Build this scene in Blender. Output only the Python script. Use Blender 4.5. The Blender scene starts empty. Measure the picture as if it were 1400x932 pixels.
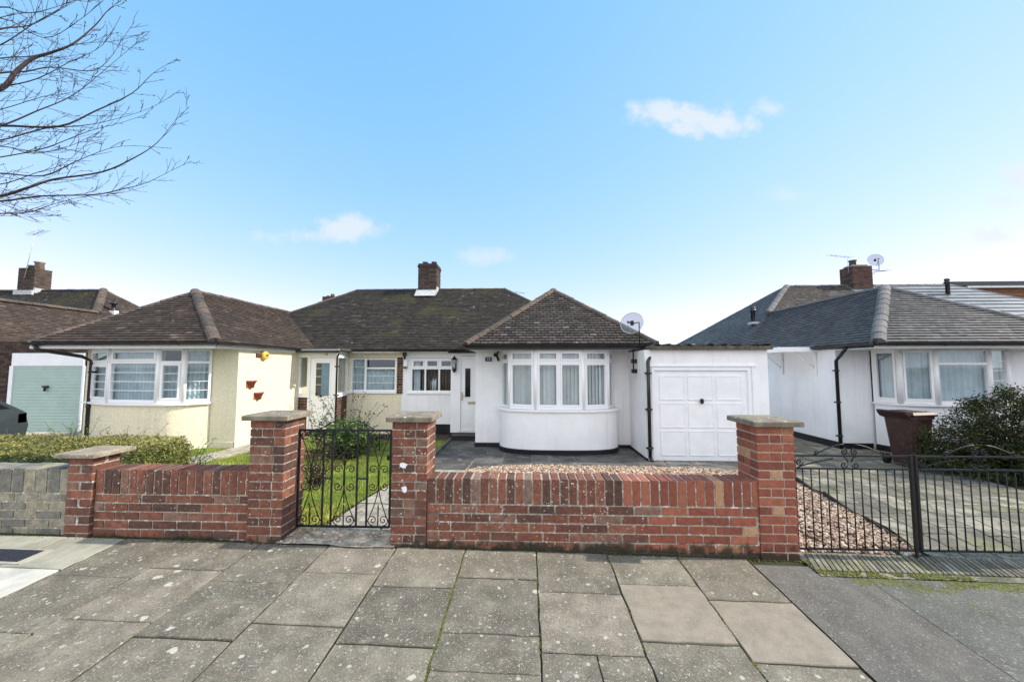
import bpy, bmesh, math, random
from mathutils import Vector, Matrix, noise
R = math.radians
ZO = 1.63                      # eye height: all heights below are written relative to the eye
S = bpy.context.scene
COL = S.collection
rng = random.Random(7)

# ------------------------------------------------------------------ camera
FPX = 525.0
PITCH = math.atan(35/FPX); YAW = math.atan(20/FPX)
cd = bpy.data.cameras.new('camera'); cam = bpy.data.objects.new('camera', cd); COL.objects.link(cam)
cd.sensor_width = 36.0; cd.lens = 36.0*FPX/1400.0; cd.clip_start = 0.05; cd.clip_end = 3000
cam.location = (0, 0, ZO); cam.rotation_euler = (R(90)+PITCH, 0, YAW)
S.camera = cam
fw = Vector((-math.sin(YAW)*math.cos(PITCH), math.cos(YAW)*math.cos(PITCH), math.sin(PITCH)))
rt = Vector((math.cos(YAW), math.sin(YAW), 0)); up = rt.cross(fw)
def ray(x, y): return fw + rt*((x-700)/FPX) - up*((y-466)/FPX)
def atY(x, y, Y):
    d = ray(x, y); return d*(Y/d.y)

# ------------------------------------------------------------------ light
SUN_EL = 38.0                   # azimuth below is clockwise from straight ahead (+Y)
SUN_AZ = 87.0
sd = bpy.data.lights.new('sun', 'SUN'); sd.energy = 2.4; sd.angle = R(0.7); sd.color = (1.0, .91, .78)
so = bpy.data.objects.new('sun', sd); COL.objects.link(so)
sv = Vector((math.sin(R(SUN_AZ))*math.cos(R(SUN_EL)), math.cos(R(SUN_AZ))*math.cos(R(SUN_EL)), math.sin(R(SUN_EL))))
so.rotation_euler = (-sv).to_track_quat('-Z', 'Y').to_euler(); so.location = sv*40
W = bpy.data.worlds.new('World'); S.world = W; W.use_nodes = True
nt = W.node_tree; N = nt.nodes; L = nt.links
for n in list(N): N.remove(n)
def nd(t, **k):
    n = N.new(t)
    for a, b in k.items(): setattr(n, a, b)
    return n
def vmath(op, a, b):
    n = nd('ShaderNodeMath', operation=op)
    for i, v in enumerate((a, b)):
        if v is None: continue
        if isinstance(v, (int, float)): n.inputs[i].default_value = v
        else: L.new(v, n.inputs[i])
    return n.outputs[0]
sky = nd('ShaderNodeTexSky', sky_type='NISHITA'); sky.sun_disc = False
sky.sun_elevation = R(SUN_EL); sky.sun_rotation = R(SUN_AZ); sky.air_density = 1.0; sky.dust_density = .05; sky.ozone_density = 1.6
tc = nd('ShaderNodeTexCoord'); sp = nd('ShaderNodeSeparateXYZ'); L.new(tc.outputs['Generated'], sp.inputs[0])
yy = vmath('MAXIMUM', sp.outputs[1], .02)
ax = vmath('DIVIDE', sp.outputs[0], yy); az = vmath('DIVIDE', sp.outputs[2], yy)
cb = nd('ShaderNodeCombineXYZ'); L.new(ax, cb.inputs[0]); L.new(az, cb.inputs[1])
nz = nd('ShaderNodeTexNoise'); nz.inputs['Scale'].default_value = 9; nz.inputs['Detail'].default_value = 7; nz.inputs['Roughness'].default_value = .62
L.new(cb.outputs[0], nz.inputs['Vector'])
nv = vmath('SUBTRACT', nz.outputs['Fac'], .5)
acc = None
# drifting fair-weather clouds: azimuth and elevation tangents, half sizes, density
for (px, py, hw, hh, dens) in ((935,160,72,25,1.1), (905,150,44,18,.8), (985,168,44,17,.9), (1052,148,30,13,.6), (470,312,62,20,.8), (425,322,95,13,.6),
                               (1392,238,26,20,.8), (1355,322,34,14,.7), (1368,276,24,12,.55), (668,350,44,14,.5), (1075,268,40,14,.35)):
    d = ray(px, py); cx, cz = d.x/d.y, d.z/d.y
    k = FPX*1.02
    dx = vmath('DIVIDE', vmath('SUBTRACT', ax, cx), hw/k); dz = vmath('DIVIDE', vmath('SUBTRACT', az, cz), hh/k)
    r2 = vmath('ADD', vmath('MULTIPLY', dx, dx), vmath('MULTIPLY', dz, dz))
    v = vmath('SUBTRACT', 1.0, vmath('MULTIPLY', vmath('SQRT', r2, None), .62))
    v = vmath('ADD', v, vmath('MULTIPLY', nv, 2.5))
    mr = nd('ShaderNodeMapRange', interpolation_type='SMOOTHSTEP'); L.new(v, mr.inputs[0])
    mr.inputs[1].default_value = .22; mr.inputs[2].default_value = 1.0; mr.inputs[3].default_value = 0; mr.inputs[4].default_value = dens
    front = vmath('GREATER_THAN', sp.outputs[1], .05)
    m = vmath('MULTIPLY', mr.outputs[0], front)
    acc = m if acc is None else vmath('MAXIMUM', acc, m)
acc = vmath('MINIMUM', acc, .85)
sk = nd('ShaderNodeSeparateColor'); L.new(sky.outputs[0], sk.inputs[0]); sc_ = nd('ShaderNodeCombineColor')
for i, (k, g) in enumerate(((.82,.88),(1.37,.42),(2.0,.30))):      # clear, slightly hazy winter air: gentler gradient than the raw model
    L.new(vmath('MULTIPLY', vmath('POWER', sk.outputs[i], g), k), sc_.inputs[i])
gch = sc_.inputs[1].links[0].from_socket
L.new(vmath('MINIMUM', sc_.inputs[0].links[0].from_socket, vmath('MULTIPLY', gch, .93)), sc_.inputs[0])
cr_ = nd('ShaderNodeMix', data_type='RGBA'); L.new(acc, cr_.inputs[0]); L.new(sc_.outputs[0], cr_.inputs[6]); cr_.inputs[7].default_value = (2.25, 2.42, 2.55, 1)
SKYMIX = cr_
# unseen bright cloud bank behind the camera, added to lift the shaded walls
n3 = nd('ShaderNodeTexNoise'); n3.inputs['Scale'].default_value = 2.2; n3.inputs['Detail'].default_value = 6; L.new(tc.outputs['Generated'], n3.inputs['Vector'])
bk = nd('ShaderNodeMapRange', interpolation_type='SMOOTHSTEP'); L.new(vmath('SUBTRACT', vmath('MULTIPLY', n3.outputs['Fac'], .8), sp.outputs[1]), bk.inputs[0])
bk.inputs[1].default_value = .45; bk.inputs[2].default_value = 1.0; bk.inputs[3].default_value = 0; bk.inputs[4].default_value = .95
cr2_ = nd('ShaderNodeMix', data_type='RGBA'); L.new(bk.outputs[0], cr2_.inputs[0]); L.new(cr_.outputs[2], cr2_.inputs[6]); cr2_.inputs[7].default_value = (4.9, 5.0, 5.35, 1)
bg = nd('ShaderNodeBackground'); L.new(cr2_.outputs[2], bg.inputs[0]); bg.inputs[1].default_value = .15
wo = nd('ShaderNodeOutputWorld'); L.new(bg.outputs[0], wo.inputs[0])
S.view_settings.view_transform = 'Standard'; S.view_settings.look = 'None'; S.view_settings.gamma = 1; S.view_settings.use_curve_mapping = False
S.view_settings.exposure = 1.32
S.render.resolution_x = 1024; S.render.resolution_y = 681

# ------------------------------------------------------------------ materials
MATS = {}
def newmat(name):
    m = bpy.data.materials.new(name); m.use_nodes = True; MATS[name] = m
    b = m.node_tree.nodes['Principled BSDF']; return m, m.node_tree.nodes, m.node_tree.links, b
def ramp(n, stops, interp='LINEAR'):
    r = n.new('ShaderNodeValToRGB'); r.color_ramp.interpolation = interp
    e = r.color_ramp.elements
    while len(e) > 1: e.remove(e[-1])
    e[0].position = stops[0][0]; e[0].color = (*stops[0][1], 1)
    for p, c in stops[1:]:
        x = e.new(p); x.color = (*c, 1)
    return r
def noisetex(n, l, scale, detail=6, rough=.6, vec=None, coord='Object'):
    t = n.new('ShaderNodeTexNoise'); t.inputs['Scale'].default_value = scale; t.inputs['Detail'].default_value = detail; t.inputs['Roughness'].default_value = rough
    if vec is None:
        c = n.new('ShaderNodeTexCoord'); vec = c.outputs[coord]
    l.new(vec, t.inputs['Vector']); return t
def mixc(n, l, fac, a, b, mode='MIX'):
    m = n.new('ShaderNodeMix'); m.data_type = 'RGBA'; m.blend_type = mode
    for i, v in ((0, fac), (6, a), (7, b)):
        if isinstance(v, (int, float)): m.inputs[i].default_value = v
        elif isinstance(v, tuple): m.inputs[i].default_value = (*v, 1)
        else: l.new(v, m.inputs[i])
    return m.outputs[2]
def maprange(n, l, v, a, b, c=0.0, d=1.0):
    m = n.new('ShaderNodeMapRange'); m.interpolation_type = 'SMOOTHSTEP'; l.new(v, m.inputs[0])
    for i, x in enumerate((a, b, c, d)): m.inputs[i+1].default_value = x
    return m.outputs[0]
def surf(name, stops, rough=.85, nscale=14, namt=.25, bump=.25, bscale=60, streak=None, damp=0, spots=None, patch=None, metallic=0, base=None, spec=.35, patch2=None, grit=0):
    """colour from the per-face 'tint' attribute through a ramp, broken up by noise; optional lichen spots and patches"""
    m, n, l, b = newmat(name)
    a = n.new('ShaderNodeAttribute'); a.attribute_name = 'tint'
    r = ramp(n, stops); l.new(a.outputs['Fac'], r.inputs[0])
    t = noisetex(n, l, nscale, 8, .65)
    k = maprange(n, l, t.outputs['Fac'], .3, .7, 1-namt, 1+namt)
    c = mixc(n, l, 1.0, r.outputs[0], k, 'MULTIPLY')
    g = noisetex(n, l, bscale, 3, .7)
    k2 = maprange(n, l, g.outputs['Fac'], .25, .75, 1-namt*.6, 1+namt*.6)
    c = mixc(n, l, 1.0, c, k2, 'MULTIPLY')
    for pt in (patch, patch2):
        if pt:
            pc, ps, lo, hi, amt = pt
            t2 = noisetex(n, l, ps, 5, .6)
            c = mixc(n, l, maprange(n, l, t2.outputs['Fac'], lo, hi, 0, amt), c, pc)
    if streak:   # rain streaks and drips running down the wall
        cs = n.new('ShaderNodeTexCoord'); mp = n.new('ShaderNodeMapping'); l.new(cs.outputs['Object'], mp.inputs[0]); mp.inputs['Scale'].default_value = (7, 7, .55)
        ts = noisetex(n, l, 1.0, 5, .65, vec=mp.outputs[0]); c = mixc(n, l, maprange(n, l, ts.outputs['Fac'], .50, .72, 0, streak[1]), c, streak[0])
    if grit:     # exposed aggregate: fine light and dark grains, coarser blotches
        for (gs, lo, hi, col_, am) in ((75, .57, .70, (.42,.40,.35), .55), (140, .58, .70, (.38,.36,.31), .55), (90, .58, .72, (.06,.055,.045), .6), (38, .67, .70, (.52,.50,.44), .55)):
            tg = noisetex(n, l, gs, 2, .6); c = mixc(n, l, maprange(n, l, tg.outputs['Fac'], lo, hi, 0, am*grit), c, col_)
    if damp:     # soil splash, algae and damp along the foot of the wall
        cz = n.new('ShaderNodeTexCoord'); sz = n.new('ShaderNodeSeparateXYZ'); l.new(cz.outputs['Object'], sz.inputs[0]); tz = noisetex(n, l, 9, 6, .7)
        az_ = n.new('ShaderNodeMath'); az_.operation = 'MULTIPLY_ADD'; l.new(tz.outputs['Fac'], az_.inputs[0]); az_.inputs[1].default_value = -.34; l.new(sz.outputs[2], az_.inputs[2])
        c = mixc(n, l, maprange(n, l, az_.outputs[0], -.075, -.15, 0, .92), c, (.022,.024,.014))
    for spot in ((spots if isinstance(spots, list) else [spots]) if spots else []):
        sc, sscale, thr, dens = spot
        v = n.new('ShaderNodeTexVoronoi'); v.inputs['Scale'].default_value = sscale; v.inputs['Randomness'].default_value = 1
        cc = n.new('ShaderNodeTexCoord')
        dn = noisetex(n, l, sscale*2.2, 3, .6)
        va = n.new('ShaderNodeVectorMath'); va.operation = 'MULTIPLY_ADD'
        l.new(dn.outputs['Color'], va.inputs[0]); va.inputs[1].default_value = (.6/sscale,)*3; l.new(cc.outputs['Object'], va.inputs[2])
        l.new(va.outputs[0], v.inputs['Vector'])
        hsv = n.new('ShaderNodeSeparateColor'); l.new(v.outputs['Color'], hsv.inputs[0])
        big = n.new('ShaderNodeMath'); big.operation = 'MULTIPLY'; l.new(hsv.outputs[1], big.inputs[0]); big.inputs[1].default_value = thr
        df = n.new('ShaderNodeMath'); df.operation = 'SUBTRACT'; l.new(big.outputs[0], df.inputs[0]); l.new(v.outputs['Distance'], df.inputs[1])
        s1 = maprange(n, l, df.outputs[0], 0, .06)
        gt = n.new('ShaderNodeMath'); gt.operation = 'LESS_THAN'; l.new(hsv.outputs[0], gt.inputs[0]); gt.inputs[1].default_value = dens
        mu = n.new('ShaderNodeMath'); mu.operation = 'MULTIPLY'; l.new(s1, mu.inputs[0]); l.new(gt.outputs[0], mu.inputs[1])
        c = mixc(n, l, mu.outputs[0], c, sc)
    l.new(c, b.inputs['Base Color']); b.inputs['Roughness'].default_value = rough; b.inputs['Metallic'].default_value = metallic
    b.inputs['Specular IOR Level'].default_value = spec
    if bump:
        bp = n.new('ShaderNodeBump'); bp.inputs['Strength'].default_value = bump; bp.inputs['Distance'].default_value = .01
        l.new(g.outputs['Fac'], bp.inputs['Height']); l.new(bp.outputs[0], b.inputs['Normal'])
    return m
def one(c): return [(0, c), (1, tuple(x*1.0 for x in c))]
def var(c, lo=.75, hi=1.25): return [(0, tuple(x*lo for x in c)), (1, tuple(min(1, x*hi) for x in c))]

surf('brick_old', [(0,(.075,.044,.034)),(.2,(.13,.056,.038)),(.55,(.18,.066,.042)),(.85,(.23,.092,.056)),(1,(.19,.13,.098))], nscale=22, namt=.30, bump=.5, bscale=110,
     damp=1, patch=((.24,.21,.18), 15, .60, .76, .5), patch2=((.065,.06,.048), 3.2, .56, .70, .6))
surf('brick_new', damp=1, stops=[(0,(.19,.062,.040)),(.5,(.265,.082,.050)),(.88,(.32,.115,.068)),(.94,(.42,.24,.13)),(1,(.44,.27,.16))], nscale=22, namt=.2, bump=.45, bscale=110,
     patch=((.12,.065,.05), 9, .66, .76, .4))
surf('brick_stock', [(0,(.15,.145,.125)),(.5,(.24,.225,.18)),(1,(.30,.26,.17))], nscale=14, namt=.3, bump=.6, bscale=80, patch=((.10,.11,.085), 5, .52, .7, .6))
surf('brick_house', [(0,(.04,.025,.021)),(.5,(.085,.042,.031)),(1,(.13,.068,.05))], nscale=20, namt=.3, bump=.4, bscale=90)
surf('brick_dark', [(0,(.026,.02,.018)),(.5,(.056,.036,.029)),(1,(.09,.055,.042))], nscale=20, namt=.3, bump=.4, bscale=90)
surf('mortar_old', var((.35,.305,.245)), damp=1, nscale=30, namt=.35, bump=.6, bscale=120, patch=((.72,.70,.64), 17, .58, .63, .9), patch2=((.06,.06,.05), 4, .56, .68, .75))
surf('mortar_dark', var((.12,.11,.10)), nscale=30, namt=.35, bump=.6, bscale=120)
surf('mortar_new', var((.44,.34,.26)), nscale=30, namt=.2, bump=.5, bscale=120)
surf('moss', [(0,(.025,.03,.010)),(1,(.13,.14,.02))], nscale=30, namt=.5, bump=.8, bscale=120)
surf('joint_moss', [(0,(.018,.02,.010)),(1,(.03,.033,.012))], nscale=2.5, namt=.5, bump=.5, bscale=80, patch=((.07,.075,.015), 1.3, .55, .66, .6))
surf('cap_stone', var((.23,.195,.145)), nscale=9, namt=.3, bump=.6, bscale=90, patch=((.13,.14,.10), 11, .53, .68, .7), spots=((.62,.61,.55), 30, .35, .3))
surf('slab', [(0,(.135,.12,.092)),(.35,(.185,.164,.125)),(.7,(.25,.214,.165)),(1,(.205,.19,.143))], nscale=4.5, namt=.3, bump=1.0, bscale=150, grit=1.35,
     patch=((.33,.31,.26), 9, .55, .74, .5), patch2=((.10,.105,.072), 2.4, .53, .74, .65), spots=[((.52,.51,.43), 12, .36, .11), ((.46,.45,.38), 26, .42, .08), ((.50,.49,.42), 48, .42, .07)])
surf('slab_speck', [(0,(.12,.115,.105)),(1,(.24,.23,.215))], nscale=120, namt=.3, bump=.5, bscale=260)
surf('slab_pale', [(0,(.235,.202,.157)),(1,(.27,.235,.182))], nscale=8, namt=.16, bump=.4, bscale=190, grit=.35, patch=((.22,.19,.155), 9, .52, .75, .5), patch2=((.19,.18,.15), 2.2, .55, .72, .4))
surf('concrete_pale', var((.47,.46,.41),.85,1.15), nscale=5, namt=.15, bump=.3, bscale=120, patch=((.28,.28,.245), 3, .52, .7, .5))
surf('concrete_mid', var((.30,.295,.24),.9,1.1), nscale=5, namt=.2, bump=.4, bscale=120, grit=.4, patch=((.20,.20,.155), 3, .5, .7, .6))
surf('threshold', var((.40,.34,.25),.75,1.25), nscale=9, namt=.45, bump=1, bscale=45, grit=1, patch=((.13,.12,.08), 8, .52, .66, .8))
surf('concrete_drive', var((.20,.183,.14),.5,1.4), nscale=3.5, namt=.45, bump=.7, bscale=60, grit=.7, patch=((.075,.08,.055), 3.2, .50, .62, .8), patch2=((.15,.15,.05), 1.7, .56, .68, .7))
surf('concrete_path', var((.39,.345,.275),.75,1.25), nscale=6, namt=.4, bump=.9, bscale=50, grit=1, patch=((.14,.135,.10), 6, .50, .66, .75))
surf('flagstone', var((.08,.077,.072),.7,1.4), nscale=3, namt=.45, bump=.4, bscale=50, patch=((.22,.20,.165), 3.4, .54, .66, .75), patch2=((.03,.03,.028), 1.4, .52, .7, .6), rough=.6)
surf('asphalt', [(0,(.125,.116,.103)),(1,(.155,.145,.128))], nscale=5, namt=.16, bump=.9, bscale=230, patch=((.10,.115,.085), 1.8, .56, .72, .6), spots=((.42,.42,.42), 75, .32, .4), grit=.6)
surf('asphalt_worn', [(0,(.105,.108,.094)),(1,(.14,.14,.122))], grit=.9, nscale=4, namt=.22, bump=.9, bscale=170, patch=((.30,.32,.31), 15, .62, .72, .55), patch2=((.10,.12,.05), 3, .56, .7, .6))
surf('road_asphalt', var((.06,.06,.062)), nscale=4, namt=.2, bump=.6, bscale=150)
surf('soil', var((.055,.04,.028),.6,1.4), nscale=10, namt=.5, bump=1, bscale=60)
surf('turf', [(0,(.07,.11,.015)),(1,(.15,.18,.03))], nscale=9, namt=.4, bump=.9, bscale=70)
surf('grass_blade', [(0,(.12,.19,.015)),(.6,(.24,.32,.035)),(1,(.40,.38,.08))], nscale=2.5, namt=.35, bump=0, rough=.55)
surf('gravel', [(0,(.17,.11,.08)),(.35,(.34,.225,.155)),(.65,(.46,.33,.23)),(1,(.64,.54,.43))], nscale=40, namt=.2, bump=0)
surf('render_white', var((.82,.82,.83),.98,1.02), nscale=1.6, namt=.05, bump=.35, bscale=90, rough=.8, streak=((.52,.51,.46), .22), patch=((.66,.64,.58), 1.7, .60, .85, .35))
surf('render_shade_tint', var((.82,.84,.87),.98,1.02), nscale=1.6, namt=.05, bump=.35, bscale=90, rough=.8, streak=((.52,.51,.46), .22))  # white render with bluish shade mixed into its base colour
surf('pebbledash', var((.78,.72,.54),.97,1.03), nscale=55, namt=.18, bump=1.2, bscale=75, rough=.9, streak=((.50,.46,.34), .30), patch=((.62,.57,.42), 3.0, .54, .76, .45))
surf('plinth_black', var((.012,.012,.016)), nscale=10, namt=.3, bump=.2, rough=.45)
surf('upvc', one((.82,.83,.84)), nscale=2, namt=.02, bump=0, rough=.32, spec=.5)
surf('white_paint', one((.80,.81,.83)), nscale=4, namt=.04, bump=.05, rough=.45)
surf('black_plastic', one((.013,.013,.014)), nscale=6, namt=.3, bump=.05, rough=.35, spec=.5)
surf('gutter_plastic', one((.014,.014,.015)), nscale=6, namt=.4, bump=.05, rough=.35, spec=.5)
surf('green_door', one((.35,.47,.43)), nscale=3, namt=.05, bump=.05, rough=.45)
surf('iron', one((.009,.009,.010)), nscale=25, namt=.5, bump=.3, rough=.5, spec=.35)
surf('terracotta', var((.28,.075,.045)), nscale=20, namt=.2, bump=.1, rough=.6)
surf('yellow_plastic', one((.75,.47,.07)), nscale=5, namt=.05, bump=0, rough=.4)
surf('bin_brown', one((.045,.022,.02)), nscale=14, namt=.3, bump=.08, rough=.5, patch=((.09,.06,.055), 7, .56, .75, .45))
surf('lead', one((.45,.47,.47)), nscale=9, namt=.15, bump=.2, rough=.5)
surf('felt', var((.10,.09,.075)), nscale=12, namt=.5, bump=.8, bscale=60, patch=((.5,.48,.42), 22, .64, .70, .8), patch2=((.06,.07,.03), 7, .5, .66, .7))
surf('tile_brown', [(0,(.040,.029,.023)),(.5,(.066,.046,.035)),(.96,(.09,.065,.05)),(1,(.13,.11,.09))], nscale=12, namt=.35, bump=.5, bscale=80, patch=((.035,.032,.026), 1.3, .48, .7, .6), spots=((.5,.48,.43), 7, .18, .10))
surf('tile_moss', [(0,(.020,.017,.014)),(.5,(.033,.027,.021)),(.96,(.046,.038,.03)),(1,(.08,.07,.058))], nscale=9, namt=.5, bump=.9, bscale=50, patch=((.062,.060,.020), .8, .50, .68, .6), patch2=((.02,.018,.016), 5, .5, .7, .5), spots=((.45,.45,.4), 5, .18, .09))
surf('tile_dark', [(0,(.042,.036,.033)),(.5,(.072,.06,.054)),(.96,(.10,.085,.075)),(1,(.15,.13,.115))], nscale=12, namt=.3, bump=.5, bscale=80, patch=((.04,.04,.028), 1.5, .54, .7, .55), spots=((.6,.58,.53), 7, .17, .09))
surf('tile_slate', [(0,(.060,.060,.061)),(.5,(.085,.085,.086)),(1,(.12,.12,.12))], nscale=9, namt=.25, bump=.3, bscale=80, rough=.6, patch=((.055,.056,.052), 1.2, .5, .7, .5))
surf('tile_shiny', [(0,(.13,.14,.15)),(1,(.19,.205,.22))], nscale=6, namt=.12, bump=.15, rough=.38, spec=.6)
surf('ridge_tile', [(0,(.065,.054,.044)),(.6,(.10,.080,.065)),(1,(.125,.085,.066))], nscale=14, namt=.35, bump=.6, bscale=60, patch=((.045,.045,.03), 6, .52, .66, .6))
surf('ridge_slate', [(0,(.10,.10,.10)),(1,(.14,.14,.138))], nscale=10, namt=.2, bump=.4, bscale=60)
surf('pot_clay', var((.30,.24,.19)), nscale=14, namt=.3, bump=.3)
surf('bark', [(0,(.03,.02,.021)),(1,(.065,.045,.043))], nscale=30, namt=.4, bump=.5, bscale=60)
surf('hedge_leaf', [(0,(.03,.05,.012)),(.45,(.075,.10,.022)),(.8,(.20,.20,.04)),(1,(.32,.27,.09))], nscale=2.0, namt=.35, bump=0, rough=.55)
surf('shrub_leaf', [(0,(.014,.026,.010)),(.6,(.034,.050,.016)),(.85,(.075,.08,.024)),(1,(.20,.095,.035))], nscale=3.0, namt=.35, bump=0, rough=.7, spec=.12)
surf('plant_leaf', [(0,(.035,.075,.018)),(.7,(.09,.16,.035)),(1,(.16,.22,.06))], nscale=3.0, namt=.3, bump=0, rough=.5)
surf('dry_leaf', [(0,(.10,.045,.02)),(1,(.24,.15,.08))], nscale=9, namt=.3, bump=0)
surf('curtain_net', one((.47,.55,.60)), nscale=3, namt=.12, bump=0)
surf('blind_white', var((.60,.63,.64),.78,1.12), nscale=3, namt=.06, bump=0)
surf('blind_dark', [(0,(.03,.025,.02)),(.5,(.22,.17,.12)),(1,(.38,.36,.32))], nscale=3, namt=.1, bump=0)
surf('interior', one((.10,.09,.08)), nscale=3, namt=.2, bump=0)
surf('inside_blue', one((.16,.24,.30)), nscale=3, namt=.1, bump=0)
surf('timber_brown', var((.17,.085,.05)), nscale=14, namt=.3, bump=.3)
surf('car_paint', one((.22,.24,.26)), nscale=4, namt=.03, bump=0, rough=.22, metallic=.6, spec=.6)
surf('car_glass', one((.012,.013,.015)), nscale=4, namt=.03, bump=0, rough=.06, spec=.8)
surf('tyre', one((.012,.012,.012)), nscale=20, namt=.3, bump=.2, rough=.8)
surf('alloy', one((.4,.4,.42)), nscale=20, namt=.1, bump=0, rough=.3, metallic=.8)
surf('red_lens', one((.3,.01,.01)), nscale=4, namt=.05, bump=0, rough=.15)
surf('sign_navy', one((.012,.014,.045)), nscale=4, namt=.05, bump=0, rough=.3)
surf('sign_white', one((.62,.64,.72)), nscale=4, namt=.05, bump=0, rough=.5)
surf('sign_black', one((.03,.03,.03)), nscale=4, namt=.05, bump=0, rough=.5)
surf('brass', one((.45,.38,.26)), nscale=9, namt=.1, bump=0, rough=.35, metallic=.7)
surf('manhole_iron', one((.028,.032,.045)), nscale=60, namt=.4, bump=.9, bscale=90, rough=.55)
def glassmat(name, tint, refl, rough=.02):
    m, n, l, b = newmat(name); n.remove(b); o = n['Material Output']
    g = n.new('ShaderNodeBsdfGlossy'); g.inputs['Roughness'].default_value = rough; g.inputs[0].default_value = (.85,.93,1,1)
    t = n.new('ShaderNodeBsdfTransparent'); t.inputs[0].default_value = (*tint, 1)
    f = n.new('ShaderNodeFresnel'); f.inputs[0].default_value = 1.5
    a = n.new('ShaderNodeMath'); a.operation = 'ADD'; l.new(f.outputs[0], a.inputs[0]); a.inputs[1].default_value = refl
    gm = n.new('ShaderNodeNewGeometry'); s1 = n.new('ShaderNodeMath'); s1.operation = 'SUBTRACT'; s1.inputs[0].default_value = 1; l.new(gm.outputs['Backfacing'], s1.inputs[1])
    a0 = a; a = n.new('ShaderNodeMath'); a.operation = 'MULTIPLY'; l.new(a0.outputs[0], a.inputs[0]); l.new(s1.outputs[0], a.inputs[1])     # only the outer face mirrors
    w = noisetex(n, l, 1.3, 2, .5); bp = n.new('ShaderNodeBump'); bp.inputs['Strength'].default_value = .05; l.new(w.outputs['Fac'], bp.inputs['Height'])
    l.new(bp.outputs[0], g.inputs['Normal'])
    x = n.new('ShaderNodeMixShader'); l.new(a.outputs[0], x.inputs[0]); l.new(t.outputs[0], x.inputs[1]); l.new(g.outputs[0], x.inputs[2]); l.new(x.outputs[0], o.inputs[0])
glassmat('window_glass', (.96,.98,.98), .035)
glassmat('lamp_glass', (.9,.9,.88), .12, .1)
def meshmat(name, c, alpha):
    m, n, l, b = newmat(name); o = n['Material Output']
    b.inputs['Base Color'].default_value = (*c, 1); b.inputs['Roughness'].default_value = .5
    t = n.new('ShaderNodeBsdfTransparent'); x = n.new('ShaderNodeMixShader'); x.inputs[0].default_value = alpha
    l.new(t.outputs[0], x.inputs[1]); l.new(b.outputs[0], x.inputs[2]); l.new(x.outputs[0], o.inputs[0])
meshmat('dish_mesh', (.20,.21,.24), .5)

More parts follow.
